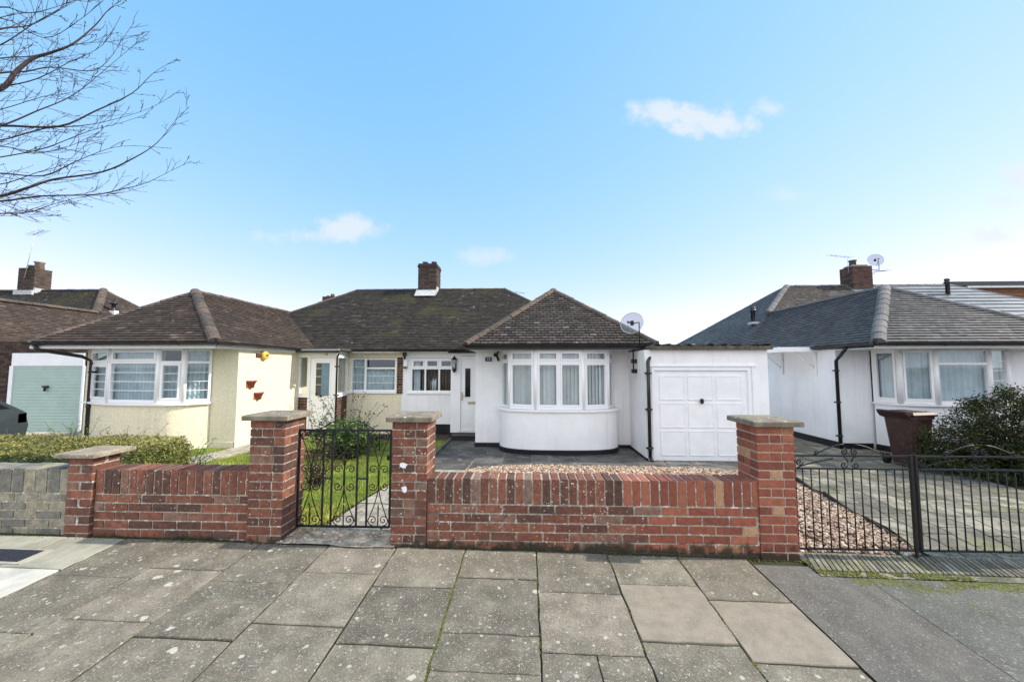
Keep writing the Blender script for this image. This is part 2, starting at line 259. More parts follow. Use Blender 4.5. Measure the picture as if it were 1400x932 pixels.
# ------------------------------------------------------------------ mesh builder
ORG = {}
def tag(o, label=None, cat=None, group=None, kind=None):
    for k, v in (('label', label), ('category', cat), ('group', group), ('kind', kind)):
        if v: o[k] = v
    return o
def thing(name, loc, label, cat, group=None):
    o = bpy.data.objects.new(name, None); COL.objects.link(o); o.empty_display_size = .2
    o.location = (loc[0], loc[1], loc[2]+ZO); ORG[o.name] = Vector(o.location)
    return tag(o, label, cat, group)
class MB:
    def __init__(s): s.v = []; s.f = []; s.m = []; s.t = []; s.mats = []; s.sm = []
    def mi(s, name):
        if name not in s.mats: s.mats.append(name)
        return s.mats.index(name)
    def face(s, pts, mat, tint=.5, smooth=False):
        i = len(s.v); s.v.extend([tuple(p) for p in pts]); s.f.append(tuple(range(i, i+len(pts)))); s.m.append(s.mi(mat)); s.t.append(tint); s.sm.append(smooth)
    def mesh(s, vs, fs, mat, tint=.5, smooth=False):
        i = len(s.v); s.v.extend([tuple(p) for p in vs]); k = s.mi(mat)
        for f in fs: s.f.append(tuple(i+j for j in f)); s.m.append(k); s.t.append(tint); s.sm.append(smooth)
    def box(s, x0, x1, y0, y1, z0, z1, mat, tint=.5, M=None, bev=0):
        if bev:
            b = bev; vs = []
            for z, e in ((z0, b), (z0+b, 0), (z1-b, 0), (z1, b)):
                vs += [(x0+e+ (b if 0 else 0), y0+e, z), (x1-e, y0+e, z), (x1-e, y1-e, z), (x0+e, y1-e, z)]
            fs = [(3,2,1,0), (12,13,14,15)]
            for k in range(3):
                for j in range(4): fs.append((k*4+j, k*4+(j+1)%4, k*4+4+(j+1)%4, k*4+4+j))
        else:
            vs = [(x0,y0,z0),(x1,y0,z0),(x1,y1,z0),(x0,y1,z0),(x0,y0,z1),(x1,y0,z1),(x1,y1,z1),(x0,y1,z1)]
            fs = [(3,2,1,0),(4,5,6,7),(0,1,5,4),(1,2,6,5),(2,3,7,6),(3,0,4,7)]
        if M is not None: vs = [M @ Vector(p) for p in vs]
        s.mesh(vs, fs, mat, tint)
    def tube(s, pts, r, mat, n=6, tint=.5, r1=None, smooth=True, caps=True):
        pts = [Vector(p) for p in pts]; m = len(pts); vs = []
        ref = None
        for i, p in enumerate(pts):
            d = (pts[min(i+1, m-1)]-pts[max(i-1, 0)])
            if d.length < 1e-9: d = Vector((0,0,1))
            d.normalize()
            if ref is None: ref = d.orthogonal().normalized()
            a = (ref - d*ref.dot(d))
            if a.length < 1e-6: a = d.orthogonal()
            a.normalize(); ref = a; b = d.cross(a)
            rr = r if r1 is None else r+(r1-r)*i/(m-1)
            for j in range(n):
                t = 2*math.pi*j/n+math.pi/n; vs.append(p+a*math.cos(t)*rr+b*math.sin(t)*rr)
        fs = []
        for i in range(m-1):
            for j in range(n): fs.append((i*n+j, i*n+(j+1)%n, (i+1)*n+(j+1)%n, (i+1)*n+j))
        if caps: fs.append(tuple(range(n-1, -1, -1))); fs.append(tuple((m-1)*n+j for j in range(n)))
        s.mesh(vs, fs, mat, tint, smooth)
    def lathe(s, c, prof, mat, n=16, tint=.5, smooth=True, sx=1, sy=1):
        vs = []; fs = []
        for (r, z) in prof:
            for j in range(n):
                t = 2*math.pi*j/n; vs.append((c[0]+r*sx*math.cos(t), c[1]+r*sy*math.sin(t), c[2]+z))
        for i in range(len(prof)-1):
            for j in range(n): fs.append((i*n+j, i*n+(j+1)%n, (i+1)*n+(j+1)%n, (i+1)*n+j))
        fs.append(tuple(range(n-1, -1, -1))); fs.append(tuple((len(prof)-1)*n+j for j in range(n)))
        s.mesh(vs, fs, mat, tint, smooth)
    def build(s, name, parent=None, label=None, cat=None, group=None, kind=None, org=None):
        me = bpy.data.meshes.new(name)
        off = Vector((0,0,ZO))
        o3 = ORG[parent.name] if parent else (Vector(org)+off if org else Vector((0,0,0)))
        me.from_pydata([(x-o3.x, y-o3.y, z+ZO-o3.z) for x, y, z in s.v], [], s.f)
        for m in s.mats: me.materials.append(MATS[m])
        me.polygons.foreach_set('material_index', s.m)
        me.polygons.foreach_set('use_smooth', s.sm)
        a = me.attributes.new('tint', 'FLOAT', 'FACE'); a.data.foreach_set('value', s.t)
        me.update()
        o = bpy.data.objects.new(name, me); COL.objects.link(o)
        if parent: o.parent = parent; ORG[o.name] = Vector(o3)
        else: o.location = o3; ORG[o.name] = Vector(o3)
        return tag(o, label, cat, group, kind)

def facetM(p0, p1, zb=0):
    """local x along the facet, local -y towards the outside (viewer side when p0 is left of p1)"""
    p0 = Vector((p0[0], p0[1], zb)); d = Vector((p1[0], p1[1], zb))-p0; Ln = d.length; d.normalize()
    n = Vector((-d.y, d.x, 0))
    return Matrix(((d.x, n.x, 0, p0.x), (d.y, n.y, 0, p0.y), (0, 0, 1, p0.z), (0, 0, 0, 1))), Ln

# ------------------------------------------------------------------ terrain heights (relative to the eye)
def sstep(a, b, x):
    t = max(0, min(1, (x-a)/(b-a))); return t*t*(3-2*t)
def zp(x, y): return -1.7328 - .015*max(-14, min(14, x)) + .042*y     # pavement plane
def zg(x, y):                                                          # front gardens and drives
    a = zp(x, 3.45)
    t = sstep(3.2, 8.6, y)
    b = -1.94 + .20*sstep(-3, -6.2, x)*(1-sstep(-10, -13, x))*(1-sstep(9, 11, y))
    return a*(1-t)+b*t
def sheet(mb, x0, x1, y0, y1, fz, mat, nx=12, ny=12, dz=0, tint=lambda x, y: .5, rag=0):
    vs = []; fs = []
    for j in range(ny+1):
        for i in range(nx+1):
            x = x0+(x1-x0)*i/nx; y = y0+(y1-y0)*j/ny
            if rag and (i in (0, nx)): x += rag*noise.noise(Vector((x*3, y*3, 1)))
            if rag and (j in (0, ny)): y += rag*noise.noise(Vector((x*3, y*3, 5)))
            vs.append((x, y, fz(x, y)+dz))
    for j in range(ny):
        for i in range(nx):
            a = j*(nx+1)+i; mb.mesh([vs[a], vs[a+1], vs[a+nx+2], vs[a+nx+1]], [(0,1,2,3)], mat, tint(vs[a][0], vs[a][1]), True)

# ------------------------------------------------------------------ ground and road
mb = MB()
xs = [-900,-300,-100,-50,-30,-20,-14,-11,-8.5,-7,-6,-5,-4,-3,-2,-1,0,1,2,3,4,5,6,7,9,11,14,20,30,50,100,300,900]
ys = [3.3,3.6,4,4.5,5,5.5,6,6.5,7,7.5,8,8.6,9.5,11,13,20,40,100,300,1200]
for j in range(len(ys)-1):
    for i in range(len(xs)-1):
        q = [(xs[i],ys[j]),(xs[i+1],ys[j]),(xs[i+1],ys[j+1]),(xs[i],ys[j+1])]
        mb.face([(x, y, zg(x, y)-.03) for x, y in q], 'soil', .5, True)
mb.face([(-900,-1000,-1.95),(900,-1000,-1.95),(900,-9,-1.95),(-900,-9,-1.95)], 'soil')
mb.build('ground', kind='structure')
mb = MB(); mb.face([(-300,-9,-1.93),(300,-9,-1.93),(300,-.75,-1.90),(-300,-.75,-1.90)], 'road_asphalt')
mb.build('road', kind='structure')
mb = MB()
for i in range(-30, 30):
    x0 = i*.92; a, b = zp(x0, -.7), zp(x0+.905, -.7)
    mb.mesh([(x0,-.75,-1.95),(x0+.905,-.75,-1.95),(x0+.905,-.6,-1.95),(x0,-.6,-1.95),(x0,-.74,a),(x0+.905,-.74,b),(x0+.905,-.6,b+.002),(x0,-.6,a+.002)],
            [(4,5,6,7),(0,1,5,4),(1,2,6,5),(3,0,4,7)], 'concrete_pale', rng.random())
mb.build('kerb', kind='structure')

# ------------------------------------------------------------------ pavement: slabs laid in columns over a mossy bed
mb = MB()
bx = [-40,-14,-8,-3.585,0,1.85,3,6,14,40]
for i in range(len(bx)-1):
    x0, x1 = bx[i], bx[i+1]
    mb.face([(x, y, zp(x, y)-.009) for x, y in ((x0,-.6),(x1,-.6),(x1,3.48),(x0,3.48))], 'joint_moss')
JX = [-3.585,-2.95,-2.35,-1.735,-1.137,-.535,.077,.679,1.268,1.85]
ROWS = [[2.867,2.296],[3.0,2.427],[2.866,2.315],[3.013,2.458],[2.883,2.33],[3.019,2.453,2.169],[2.879,2.322],[3.01,2.443],[2.868,2.322]]
def slab(x0, x1, y0, y1, mat, tint, tilt=0, g=.006):
    x0 += g; x1 -= g; y0 += g; y1 -= g; b = .006
    dz = rng.uniform(-.004, .004); tx = rng.uniform(-.006, .006); ty = rng.uniform(-.006, .006)
    big = max(1, (x1-x0)/.6, (y1-y0)/.6)**1.5; tx /= big; ty /= big
    def zz(x, y): return zp(x, y)+dz+(x-x0)*tx+(y-y0)*ty
    def wob(x, y): return x+.009*noise.noise(Vector((x*14, y*14, 3))), y+.009*noise.noise(Vector((x*14, y*14, 8)))
    # outline subdivided a little so worn edges wander
    pts = []; n = 6
    for k in range(n): pts.append((x0+(x1-x0)*k/n, y0))
    for k in range(n): pts.append((x1, y0+(y1-y0)*k/n))
    for k in range(n): pts.append((x1-(x1-x0)*k/n, y1))
    for k in range(n): pts.append((x0, y1-(y1-y0)*k/n))
    cx, cy = (x0+x1)/2, (y0+y1)/2; b = .003
    out = [wob(*p) for p in pts]; inn = [(p[0]+(b if p[0] < cx else -b)*(1 if abs(p[0]-cx) > .01 else 0), p[1]+(b if p[1] < cy else -b)*(1 if abs(p[1]-cy) > .01 else 0)) for p in out]
    m = len(out)
    vs = [(x, y, zz(x, y)) for x, y in inn]+[(x, y, zz(x, y)-.005) for x, y in out]+[(x, y, zz(x, y)-.03) for x, y in out]
    fs = [tuple(range(m))]+[(m+j, m+(j+1)%m, (j+1)%m, j) for j in range(m)]+[(2*m+j, 2*m+(j+1)%m, m+(j+1)%m, m+j) for j in range(m)]
    mb.mesh(vs, fs, mat, tint)
for c in range(9):
    ed = [3.43]+ROWS[c]
    while ed[-1] > -.2: ed.append(ed[-1]-rng.choice((.58,.6,.6,.45)))
    ed[-1] = -.595
    for k in range(len(ed)-1):
        mat = 'slab_pale' if (c in (7, 8) and k == 1) else 'slab'
        x0, x1 = JX[c], JX[c+1]
        tn = max(0, min(1, .5+rng.uniform(-.5,.5) + (.18 if c < 4 else -.05)))
        if c == 6 and k == 2:
            slab(x0, .395, ed[k+1], ed[k], mat, .3, g=.003); slab(.395, x1, ed[k+1], ed[k], mat, .38, g=.003); continue
        slab(x0, x1, ed[k+1], ed[k], mat, tn)
# neighbour's crossover on the left: pale concrete, then slabs again
for (x0, x1, y0, y1, mt) in ((-8.2,-3.59,-.59,2.93,'concrete_pale'), (-4.12,-3.59,2.94,3.42,'concrete_mid'), (-8.2,-4.13,3.2,3.42,'concrete_mid'), (-4.02,-4.13,2.94,3.19,'concrete_drive')):
    if x0 < x1: slab(x0, x1, y0, y1, mt, .6, g=.005)
slab(-8.2, -4.13, 2.94, 3.19, 'concrete_pale', .7, g=.003)
for c in range(10):
    x1 = -8.2-c*.61; y = 3.43
    while y > -.4: slab(x1-.61, x1, y-.6, y, 'slab', rng.random()); y -= .605
# right crossover: two patches of asphalt
for (x0, x1, mt) in ((1.855,2.62,"asphalt"), (2.625,6.6,'asphalt_worn')):
    sheet(mb, x0, x1, -.59, 3.2 if x0 > 2 else 3.34, lambda x, y: zp(x, y)+.002*noise.noise(Vector((x*2, y*2, 0))), mt, 8, 16, tint=lambda x, y: rng.random())
for c in range(12):
    x0 = 6.62+c*.61; y = 3.43
    while y > -.4: slab(x0, x0+.61, y-.6, y, 'slab', rng.random()); y -= .605
mb.build('pavement', kind='structure')

# moss creeping along the edges: many small cushions
mb = MB()
def tuft(x, y, z, r, mat='moss', t=None):
    t = rng.random() if t is None else t
    n = 6; vs = [(x+r*rng.uniform(.7,1.2)*math.cos(a*math.pi*2/n), y+r*rng.uniform(.7,1.2)*math.sin(a*math.pi*2/n), z-.003) for a in range(n)]+[(x, y, z+r*.35)]
    mb.mesh(vs, [(a, (a+1)%n, n) for a in range(n)], mat, t, True)
for i in range(1500):
    x = rng.uniform(-6, 2.3); d = abs(rng.gauss(0, .018)); y = 3.44-d
    if -2.17 < x < -1.2: continue
    if noise.noise(Vector((x*3, 0, 0))) < -.15: continue
    tuft(x, y, zp(x, y), rng.uniform(.004, .013), t=rng.uniform(0, .6))
for i in range(2600):
    x = rng.uniform(2.3, 6); y = 3.2-abs(rng.gauss(0, .05)) if rng.random() < .7 else rng.uniform(3.2, 3.5)
    if noise.noise(Vector((x*2.2, y*2, 4))) < (-.1 if x > 2.9 else .15): continue
    tuft(x, y, zp(x, y)+(.0 if y < 3.2 else .008), rng.uniform(.004, .014), t=rng.uniform(.3, 1))
for i in range(9000):
    x = rng.uniform(2.5, 6.4); y = 3.2-abs(rng.gauss(0, .11)); k_ = noise.noise(Vector((x*1.7, y*4, 4)))+.5*noise.noise(Vector((x*7, y*9, 4)))
    if k_ < -.05+(3.2-y)*1.4-.10*(x-3): continue
    tuft(x, y, zp(x, y)-.001, rng.uniform(.005, .018), t=rng.uniform(.5, 1))
for i in range(10000):
    x = rng.uniform(2.3, 6.4); y = rng.uniform(3.2, 3.52)
    if noise.noise(Vector((x*2.6, y*5, 14)))+.4*noise.noise(Vector((x*9, y*9, 4))) < -.12: continue
    tuft(x, y, zp(x, y)+.013, rng.uniform(.004, .012), t=rng.uniform(.3, 1))
for c, (a, b) in ((5, (.0, 3.4)), (6, (.8, 3.4)), (7, (.5, 3.4)), (8, (1, 3.0))):
    for i in range(1500 if c == 5 else 260):
        y = rng.uniform(1.2, 3.42); x = JX[c]+rng.gauss(0, .004 if c != 5 else .006)
        if c != 5 and noise.noise(Vector((x*5, y*3, 9))) < .0: continue
        tuft(x, y, zp(x, y)-.003, rng.uniform(.003, .0095), t=rng.uniform(.4, 1))
for c in (6, 7, 8):
    for i in range(110):
        x = rng.uniform(JX[c], JX[c+1]); y = ROWS[c][0]+rng.gauss(0, .004)
        tuft(x, y, zp(x, y)-.006, rng.uniform(.003, .008), t=rng.uniform(.2, .9))
mb.build('moss', kind='stuff')

# ------------------------------------------------------------------ front gardens: path, flagstones, drive, thresholds
mb = MB()
mb2 = None
sheet(mb, -2.22, -1.15, 3.40, 3.72, lambda x, y: zp(x, y)+.012+.006*noise.noise(Vector((x*9, y*9, 3))), 'threshold', 24, 8, tint=lambda x, y: rng.random(), rag=.03)
for k, (y0, y1) in enumerate(((3.7,4.6),(4.62,5.5),(5.52,6.4),(6.42,7.2))):
    sheet(mb, -1.98-.01*k, -1.02, y0, y1, zg, 'concrete_path', 8, 6, dz=.004+.003*(k%2), tint=lambda x, y: rng.random(), rag=.02)
sheet(mb, -6.28, -5.62, 5.0, 10.4, zg, 'concrete_path', 5, 24, dz=.004, tint=lambda x, y: rng.random(), rag=.05)
sheet(mb, -5.62, -5.0, 9.6, 10.4, zg, 'concrete_path', 4, 4, dz=.004, rag=.02)
mb.build('garden_path', kind='structure')
mb = MB()
sheet(mb, -1.98, 5.05, 6.9, 10.7, zg, 'concrete_path', 12, 8, dz=-.004, tint=lambda x, y: .1)
def flag(x0, x1, y0, y1):
    if x1-x0 > .02: 
        k = rng.randint(2, 4); c_ = ((x0+x1)/2+rng.uniform(-.1,.1), (y0+y1)/2+rng.uniform(-.08,.08)); P_ = [(x0,y0),(x1,y0),(x1,y1),(x0,y1)]
        jt = lambda p_: (p_[0]+.11*noise.noise(Vector((p_[0]*3.1, p_[1]*3.1, 5))), p_[1]+.11*noise.noise(Vector((p_[0]*3.1, p_[1]*3.1, 9))))
        P_ = [jt(p_) for p_ in P_]
        for q_ in ([P_[0], P_[1], c_, P_[3]], [P_[1], P_[2], P_[3], c_]) if rng.random() < .5 else ([P_[0], P_[1], P_[2], P_[3]],):
            m_ = (sum(a[0] for a in q_)/4, sum(a[1] for a in q_)/4); q2 = [(a[0]+(m_[0]-a[0])*.03, a[1]+(m_[1]-a[1])*.03) for a in q_]; d_ = rng.uniform(.003, .010)
            mb.face([(a, b, zg(a, b)+d_) for a, b in q2], 'flagstone', rng.random())
        return
    g = .012; sheet(mb, x0+g, x1-g, y0+g, y1-g, zg, 'flagstone', 3, 3, dz=rng.uniform(.003, .009), tint=(lambda t: (lambda x, y: t))(rng.random()))
y = 7.0
while y < 10.7:
    h = rng.choice((.45,.6,.75)); x = -1.98
    while x < 5.0:
        w = rng.choice((.45,.6,.9))
        flag(x, min(x+w, 5.05), y, min(y+h, 10.7)); x += w
    y += h
mb.build('paving', kind='structure')
mb = MB()
sheet(mb, 2.3, 7.5, 3.2, 3.56, lambda x, y: zp(x, y)+.006, 'concrete_drive', 30, 3, tint=lambda x, y: rng.random(), rag=.008)
k = 0
# ribbed threshold of diagonal setts in front of the gates
x = 2.3
while x < 7.4:
    w = rng.uniform(.034, .05)
    q = [(x, 3.27), (x+w*.72, 3.27), (x+w*.72+.10, 3.53), (x+.10, 3.53)]
    mb.mesh([(a, b, zp(a, b)+.018+rng.uniform(-.002,.002)) for a, b in q]+[(a, b, zp(a, b)) for a, b in q], [(0,1,2,3),(4,5,1,0),(5,6,2,1),(6,7,3,2),(7,4,0,3)], 'concrete_drive', rng.uniform(0, .7)); x += w
# long concrete strips of the drive, with a step of colour between pours
def strip(xa, xb, y0, y1, t, lean=.30):
    n = 14; vs = []
    for j in range(n+1):
        yv = y0+(y1-y0)*j/n; o = lean*(yv-3.6)
        vs.append((xa+o+.07*noise.noise(Vector((xa*5, yv*1.7, 0))), yv)); vs.append((xb+o+.07*noise.noise(Vector((xb*5, yv*1.7, 0)))-.014, yv))
    for j in range(n):
        q = [vs[2*j], vs[2*j+1], vs[2*j+3], vs[2*j+2]]
        mb.mesh([(a, b, zg(a, b)+.006+.002*noise.noise(Vector((a, b, 2)))) for a, b in q], [(0,1,2,3)], 'concrete_drive', t+rng.uniform(-.1,.1), True)
for (xa, xb, t) in ((3.52,3.8,.9),(3.8,4.1,.35),(4.1,4.42,.8),(4.42,4.7,.45),(4.7,5.05,1.0),(5.05,5.5,.5),(5.5,6.0,.85),(6.0,6.6,.4)):
    yy0 = 3.58
    while yy0 < 9.9:
        ln = rng.uniform(.28, .8); strip(xa, xb, yy0, min(yy0+ln-.016, 10.5), rng.random()); yy0 += ln
sheet(mb, 5.1, 7.4, 9.2, 14, zg, 'concrete_drive', 5, 8, dz=.0, tint=lambda x, y: .4)
mb.build('driveway', kind='structure')
mb = MB(); mb.box(-2.04, -1.98, 5.5, 10.3, -1.97, -1.88, 'flagstone', .3)
pts = [(3.5+.30*(y-3.6)-.03, y) for y in (3.58,4.5,5.5,6.5,7.4)]
for a, b in zip(pts, pts[1:]):
    M_, ln = facetM(a, b); mb.box(0, ln-.01, 0, .022, zg(*a)-.1, zg(*a)+.004, 'soil', .1, M_)
mb.build('path_edging', kind='structure')

# left neighbour's drive
mb = MB(); sheet(mb, -17, -7.1, 3.5, 11.3, zg, 'concrete_path', 10, 10, dz=.0, tint=lambda x, y: rng.random())
mb.build('neighbour_drive', kind='structure')
# gravel stones
PHI = (1+5**.5)/2
ICO = [Vector(p).normalized() for p in ((-1,PHI,0),(1,PHI,0),(-1,-PHI,0),(1,-PHI,0),(0,-1,PHI),(0,1,PHI),(0,-1,-PHI),(0,1,-PHI),(PHI,0,-1),(PHI,0,1),(-PHI,0,-1),(-PHI,0,1))]
ICF = [(0,11,5),(0,5,1),(0,1,7),(0,7,10),(0,10,11),(1,5,9),(5,11,4),(11,10,2),(10,7,6),(7,1,8),(3,9,4),(3,4,2),(3,2,6),(3,6,8),(3,8,9),(4,9,5),(2,4,11),(6,2,10),(8,6,7),(9,8,1)]
def stone(mb, x, y, z, r, mat='gravel'):
    sx, sy, sz = r*rng.uniform(.7,1.4), r*rng.uniform(.7,1.3), r*rng.uniform(.5,.9); a = rng.uniform(0, 6.28); c, s_ = math.cos(a), math.sin(a)
    tl = rng.uniform(-.5,.5)
    mb.mesh([(x+(p.x*sx*c-p.y*sy*s_), y+(p.x*sx*s_+p.y*sy*c), z+p.z*sz+p.x*tl*r*.5) for p in ICO], ICF, mat, rng.random())
mb = MB()
sheet(mb, -1.05, 4.6, 3.62, 7.2, zg, 'soil', 20, 14, dz=-.01)
def gravel_far(x): return 7.45-.75*sstep(-.2, -1.0, x)-.45*sstep(2.0, 4.2, x)+.10*noise.noise(Vector((x*1.5, 0, 0)))
cnt = 0
while cnt < 9000:
    x = rng.uniform(-1.02, 3.4); y = rng.uniform(5.9, 7.6)
    if y > gravel_far(x)+abs(rng.gauss(0, .05)): continue
    stone(mb, x, y, zg(x, y)+.05*sstep(7.5, 6.9, y)+rng.uniform(.0, .035), rng.uniform(.012, .027)); cnt += 1
cnt = 0
while cnt < 7500:
    x = rng.uniform(2.3, 4.7); y = rng.uniform(3.6, 7.3)
    if x > 3.46+.30*(y-3.6) or (x < 2.5 and y > 5): continue
    stone(mb, x, y, zg(x, y)+rng.uniform(.0, .012), rng.uniform(.010, .022)); cnt += 1
for i in range(420):
    x = rng.uniform(-2.2, -1.2); y = rng.uniform(3.42, 3.75) if x > -2.05 else rng.uniform(3.42, 3.7)
    if x > -2.0 and rng.random() < .75: continue
    stone(mb, x, y, zp(x, y)+.014, rng.uniform(.004, .014))
mb.build('gravel', kind='stuff')

# lawn
mb = MB()
sheet(mb, -5.62, -2.04, 3.64, 10.1, zg, 'turf', 14, 24, dz=.0, tint=lambda x, y: rng.random(), rag=.03)
sheet(mb, -8.6, -6.28, 5.2, 8.1, zg, 'turf', 10, 10, dz=.0, tint=lambda x, y: rng.random())
mb.build('lawn', kind='structure')
mb = MB()
def blade(x, y, h, w, t, lean=.5):
    z = zg(x, y); a = rng.uniform(0, 6.28); l = rng.uniform(0, lean)*h; b = rng.uniform(0, 6.28)
    dx, dy = math.cos(a)*w, math.sin(a)*w; lx, ly = math.cos(b)*l, math.sin(b)*l
    mb.mesh([(x-dx, y-dy, z), (x+dx, y+dy, z), (x+dx*.6+lx*.5, y+dy*.6+ly*.5, z+h*.6), (x-dx*.6+lx*.5, y-dy*.6+ly*.5, z+h*.6), (x+lx, y+ly, z+h)], [(0,1,2,3),(3,2,4)], 'grass_blade', t)
for i in range(52000):
    if i < 46000: x = rng.uniform(-5.7, -1.99); y = 3.62+6.5*(rng.random()**1.25)
    else: x = rng.uniform(-8.6, -6.25); y = rng.uniform(5.2, 8.0)
    k = noise.noise(Vector((x*1.6, y*1.6, 0)))
    blade(x, y, rng.uniform(.02, .05)*(1+k*.5), rng.uniform(.002, .0045), max(0, min(1, .45+k*.7+rng.uniform(-.3,.3))))
for i in range(260):     # longer tufts by the wall and pillar
    x = rng.choice((rng.uniform(-2.55,-2.3), rng.uniform(-3.2,-2.4))); y = 3.66+abs(rng.gauss(0, .12))
    blade(x, y, rng.uniform(.1, .62 if x > -3 else .3), .006, rng.uniform(.4, 1), .7)
mb.build('grass', kind='stuff')
mb = MB()
for i in range(260):
    x = rng.uniform(-5.5, -1.3); y = rng.uniform(3.8, 8.5); z = zg(x, y)+rng.uniform(.02, .045); a = rng.uniform(0, 6.28); r = rng.uniform(.015, .035)
    mb.mesh([(x+r*math.cos(a), y+r*math.sin(a), z+rng.uniform(0,.01)), (x+r*.5*math.cos(a+1.6), y+r*.5*math.sin(a+1.6), z), (x-r*math.cos(a), y-r*math.sin(a), z+.006), (x+r*.5*math.cos(a-1.6), y+r*.5*math.sin(a-1.6), z)], [(0,1,2,3)], 'dry_leaf', rng.random())
mb.build('fallen_leaves', kind='stuff')
mb = MB()            # moss and grit between the old drive slabs
for i in range(12000):
    x = rng.uniform(3.5, 7.4); y = rng.uniform(3.6, 8.5)
    k_ = noise.noise(Vector((x*2.1, y*1.5, 24)))+.5*noise.noise(Vector((x*7, y*5, 4)))
    if k_ < .12: continue
    tuft(x, y, zg(x, y)+.005, rng.uniform(.006, .02), t=rng.uniform(0, .75))
mb.build('drive_moss', kind='stuff')

# ------------------------------------------------------------------ brickwork
def brick(mb, x0, x1, y0, y1, z0, z1, mat, jit=.0018, t=None):
    j = lambda: rng.uniform(-jit, jit)
    mb.box(x0+abs(j()), x1-abs(j()), y0+j(), y1+j(), z0+j(), z1+j(), mat, rng.random() if t is None else t, bev=.0035)
def brick_block(mb, x0, x1, y0, y1, z0, z1, matf, mortar, course=.0765, joint=.012, bl=.215, bw=.1025):
    """solid brick pier or stack: four faces of real bricks round a mortar core"""
    e = .007
    mb.box(x0+e, x1-e, y0+e, y1-e, z0, z1-.004, mortar, .5)
    n = int(round((z1-z0)/course)); c = (z1-z0)/n
    for k in range(n):
        a, b = z1-(k+1)*c+joint, z1-k*c
        if k % 2 == 0: rx, ry = (x0, x1), (y0+bw+joint, y1-bw-joint)
        else: rx, ry = (x0+bw+joint, x1-bw-joint), (y0, y1)
        for (u0, u1, ax_) in ((rx[0], rx[1], 0), (ry[0], ry[1], 1)):
            for side in (0, 1):
                u = u0; first = True
                while u < u1-.02:
                    ln = bl if not (first and (k+side) % 2 and (u1-u0) > bl*1.2) else bw
                    v = min(u+ln, u1)
                    if u1-v < .03: v = u1
                    if ax_ == 0:
                        yy = (y0, y0+bw) if side == 0 else (y1-bw, y1)
                        brick(mb, u, v, yy[0], yy[1], a, b, matf(u, a))
                    else:
                        xx = (x0, x0+bw) if side == 0 else (x1-bw, x1)
                        brick(mb, xx[0], xx[1], u, v, a, b, matf(x0, a))
                    u = v+joint; first = False
def garden_wall(mb, x0, x1, y0, y1, zb, zt, matf, mortar, sold=.215, course=.077, joint=.0135, bl=.215, sw=.066):
    mb.box(x0, x1, y0+.007, y1-.007, zb, zt-.006, mortar, .5)
    x = x0+.004
    while x < x1-.03:      # brick-on-end coping
        w = min(sw+rng.uniform(-.002,.002), x1-x); brick(mb, x, x+w, y0, y1, zt-sold+rng.uniform(-.003,.003), zt+rng.uniform(-.004,.004), matf(x, zt), .0025); x += w+joint*.9
    k = 0; z = zt-sold-joint
    while z-course > zb-.07:
        x = x0-(bl+joint)*(.5 if k % 2 else 0)-rng.uniform(0,.02)
        while x < x1:
            a, b = max(x, x0), min(x+bl, x1)
            if b-a > .03: brick(mb, a, b, y0, y1, z-course+joint, z, matf(a, z))
            x += bl+joint
        z -= course; k += 1
def rag_mortar(mb, x0, x1, y, z0, z1, n, mat):
    for i in range(n):
        x = rng.uniform(x0, x1); z = rng.uniform(z0, z1); r = rng.uniform(.003, .009)
        mb.mesh([(x+r*math.cos(a)*rng.uniform(.6,1.3), y-.001, z+r*math.sin(a)*rng.uniform(.6,1.3)) for a in (0,1.1,2.2,3.1,4.2,5.2)]+[(x, y-.005, z)], [(j, (j+1)%6, 6) for j in range(6)], mat, 1)
def cap(mb, x0, x1, y0, y1, z0, z1, t=.5):
    cx, cy = (x0+x1)/2, (y0+y1)/2; n = 8
    ring = []
    for k in range(n): ring.append((x0+(x1-x0)*k/n, y0))
    for k in range(n): ring.append((x1, y0+(y1-y0)*k/n))
    for k in range(n): ring.append((x1-(x1-x0)*k/n, y1))
    for k in range(n): ring.append((x0, y1-(y1-y0)*k/n))
    m = len(ring); vs = []
    for (z, e) in ((z0, .002), (z0+.004, 0), (z1-.014, 0), (z1-.008, .005), (z1, .03)):
        for (x, y) in ring:
            w = .003*noise.noise(Vector((x*30, y*30, z*20))); d = e+w
            vs.append((x+(d if x < cx-.02 else -d if x > cx+.02 else 0), y+(d if y < cy-.02 else -d if y > cy+.02 else 0), z))
    fs = [tuple(range(m-1, -1, -1)), tuple(4*m+j for j in range(m))]
    for k in range(4):
        for j in range(m): fs.append((k*m+j, k*m+(j+1)%m, (k+1)*m+(j+1)%m, (k+1)*m+j))
    mb.mesh(vs, fs, 'cap_stone', t)

old = lambda x, z: 'brick_old'
def mixbrick(x, z): return 'brick_new' if x+.9*max(0, z+1.25)*1.0+rng.uniform(-.12,.12) > .95 else 'brick_old'
# wall left of the small gate
t = thing('garden_wall', (-3.2,3.5,-1.6), 'low weathered red brick wall left of the small gate, with a short and a tall pillar', 'brick wall', 'red brick front boundary walls')
mb = MB(); garden_wall(mb, -3.96, -2.5, 3.42, 3.64, -1.66, -.943, old, 'mortar_old'); rag_mortar(mb, -3.95, -2.5, 3.42, -1.3, -.95, 150, 'mortar_old'); mb.build('wall_panel', t)
mb = MB(); brick_block(mb, -2.5, -2.18, 3.39, 3.71, -1.66, -.487, old, 'mortar_old'); rag_mortar(mb, -2.5,-2.18,3.39,-1.4,-.5,40,'mortar_old'); pl = mb.build('pillar', t, 'tall left pillar with sunlit orange side face')
mb = MB(); cap(mb, -2.555, -2.135, 3.345, 3.765, -.484, -.432, .4); mb.build('cap', pl)
mb = MB(); brick_block(mb, -4.2, -3.965, 3.39, 3.63, -1.66, -.83, old, 'mortar_old'); pl = mb.build('pillar', t, 'short pier with broad pale slab cap')
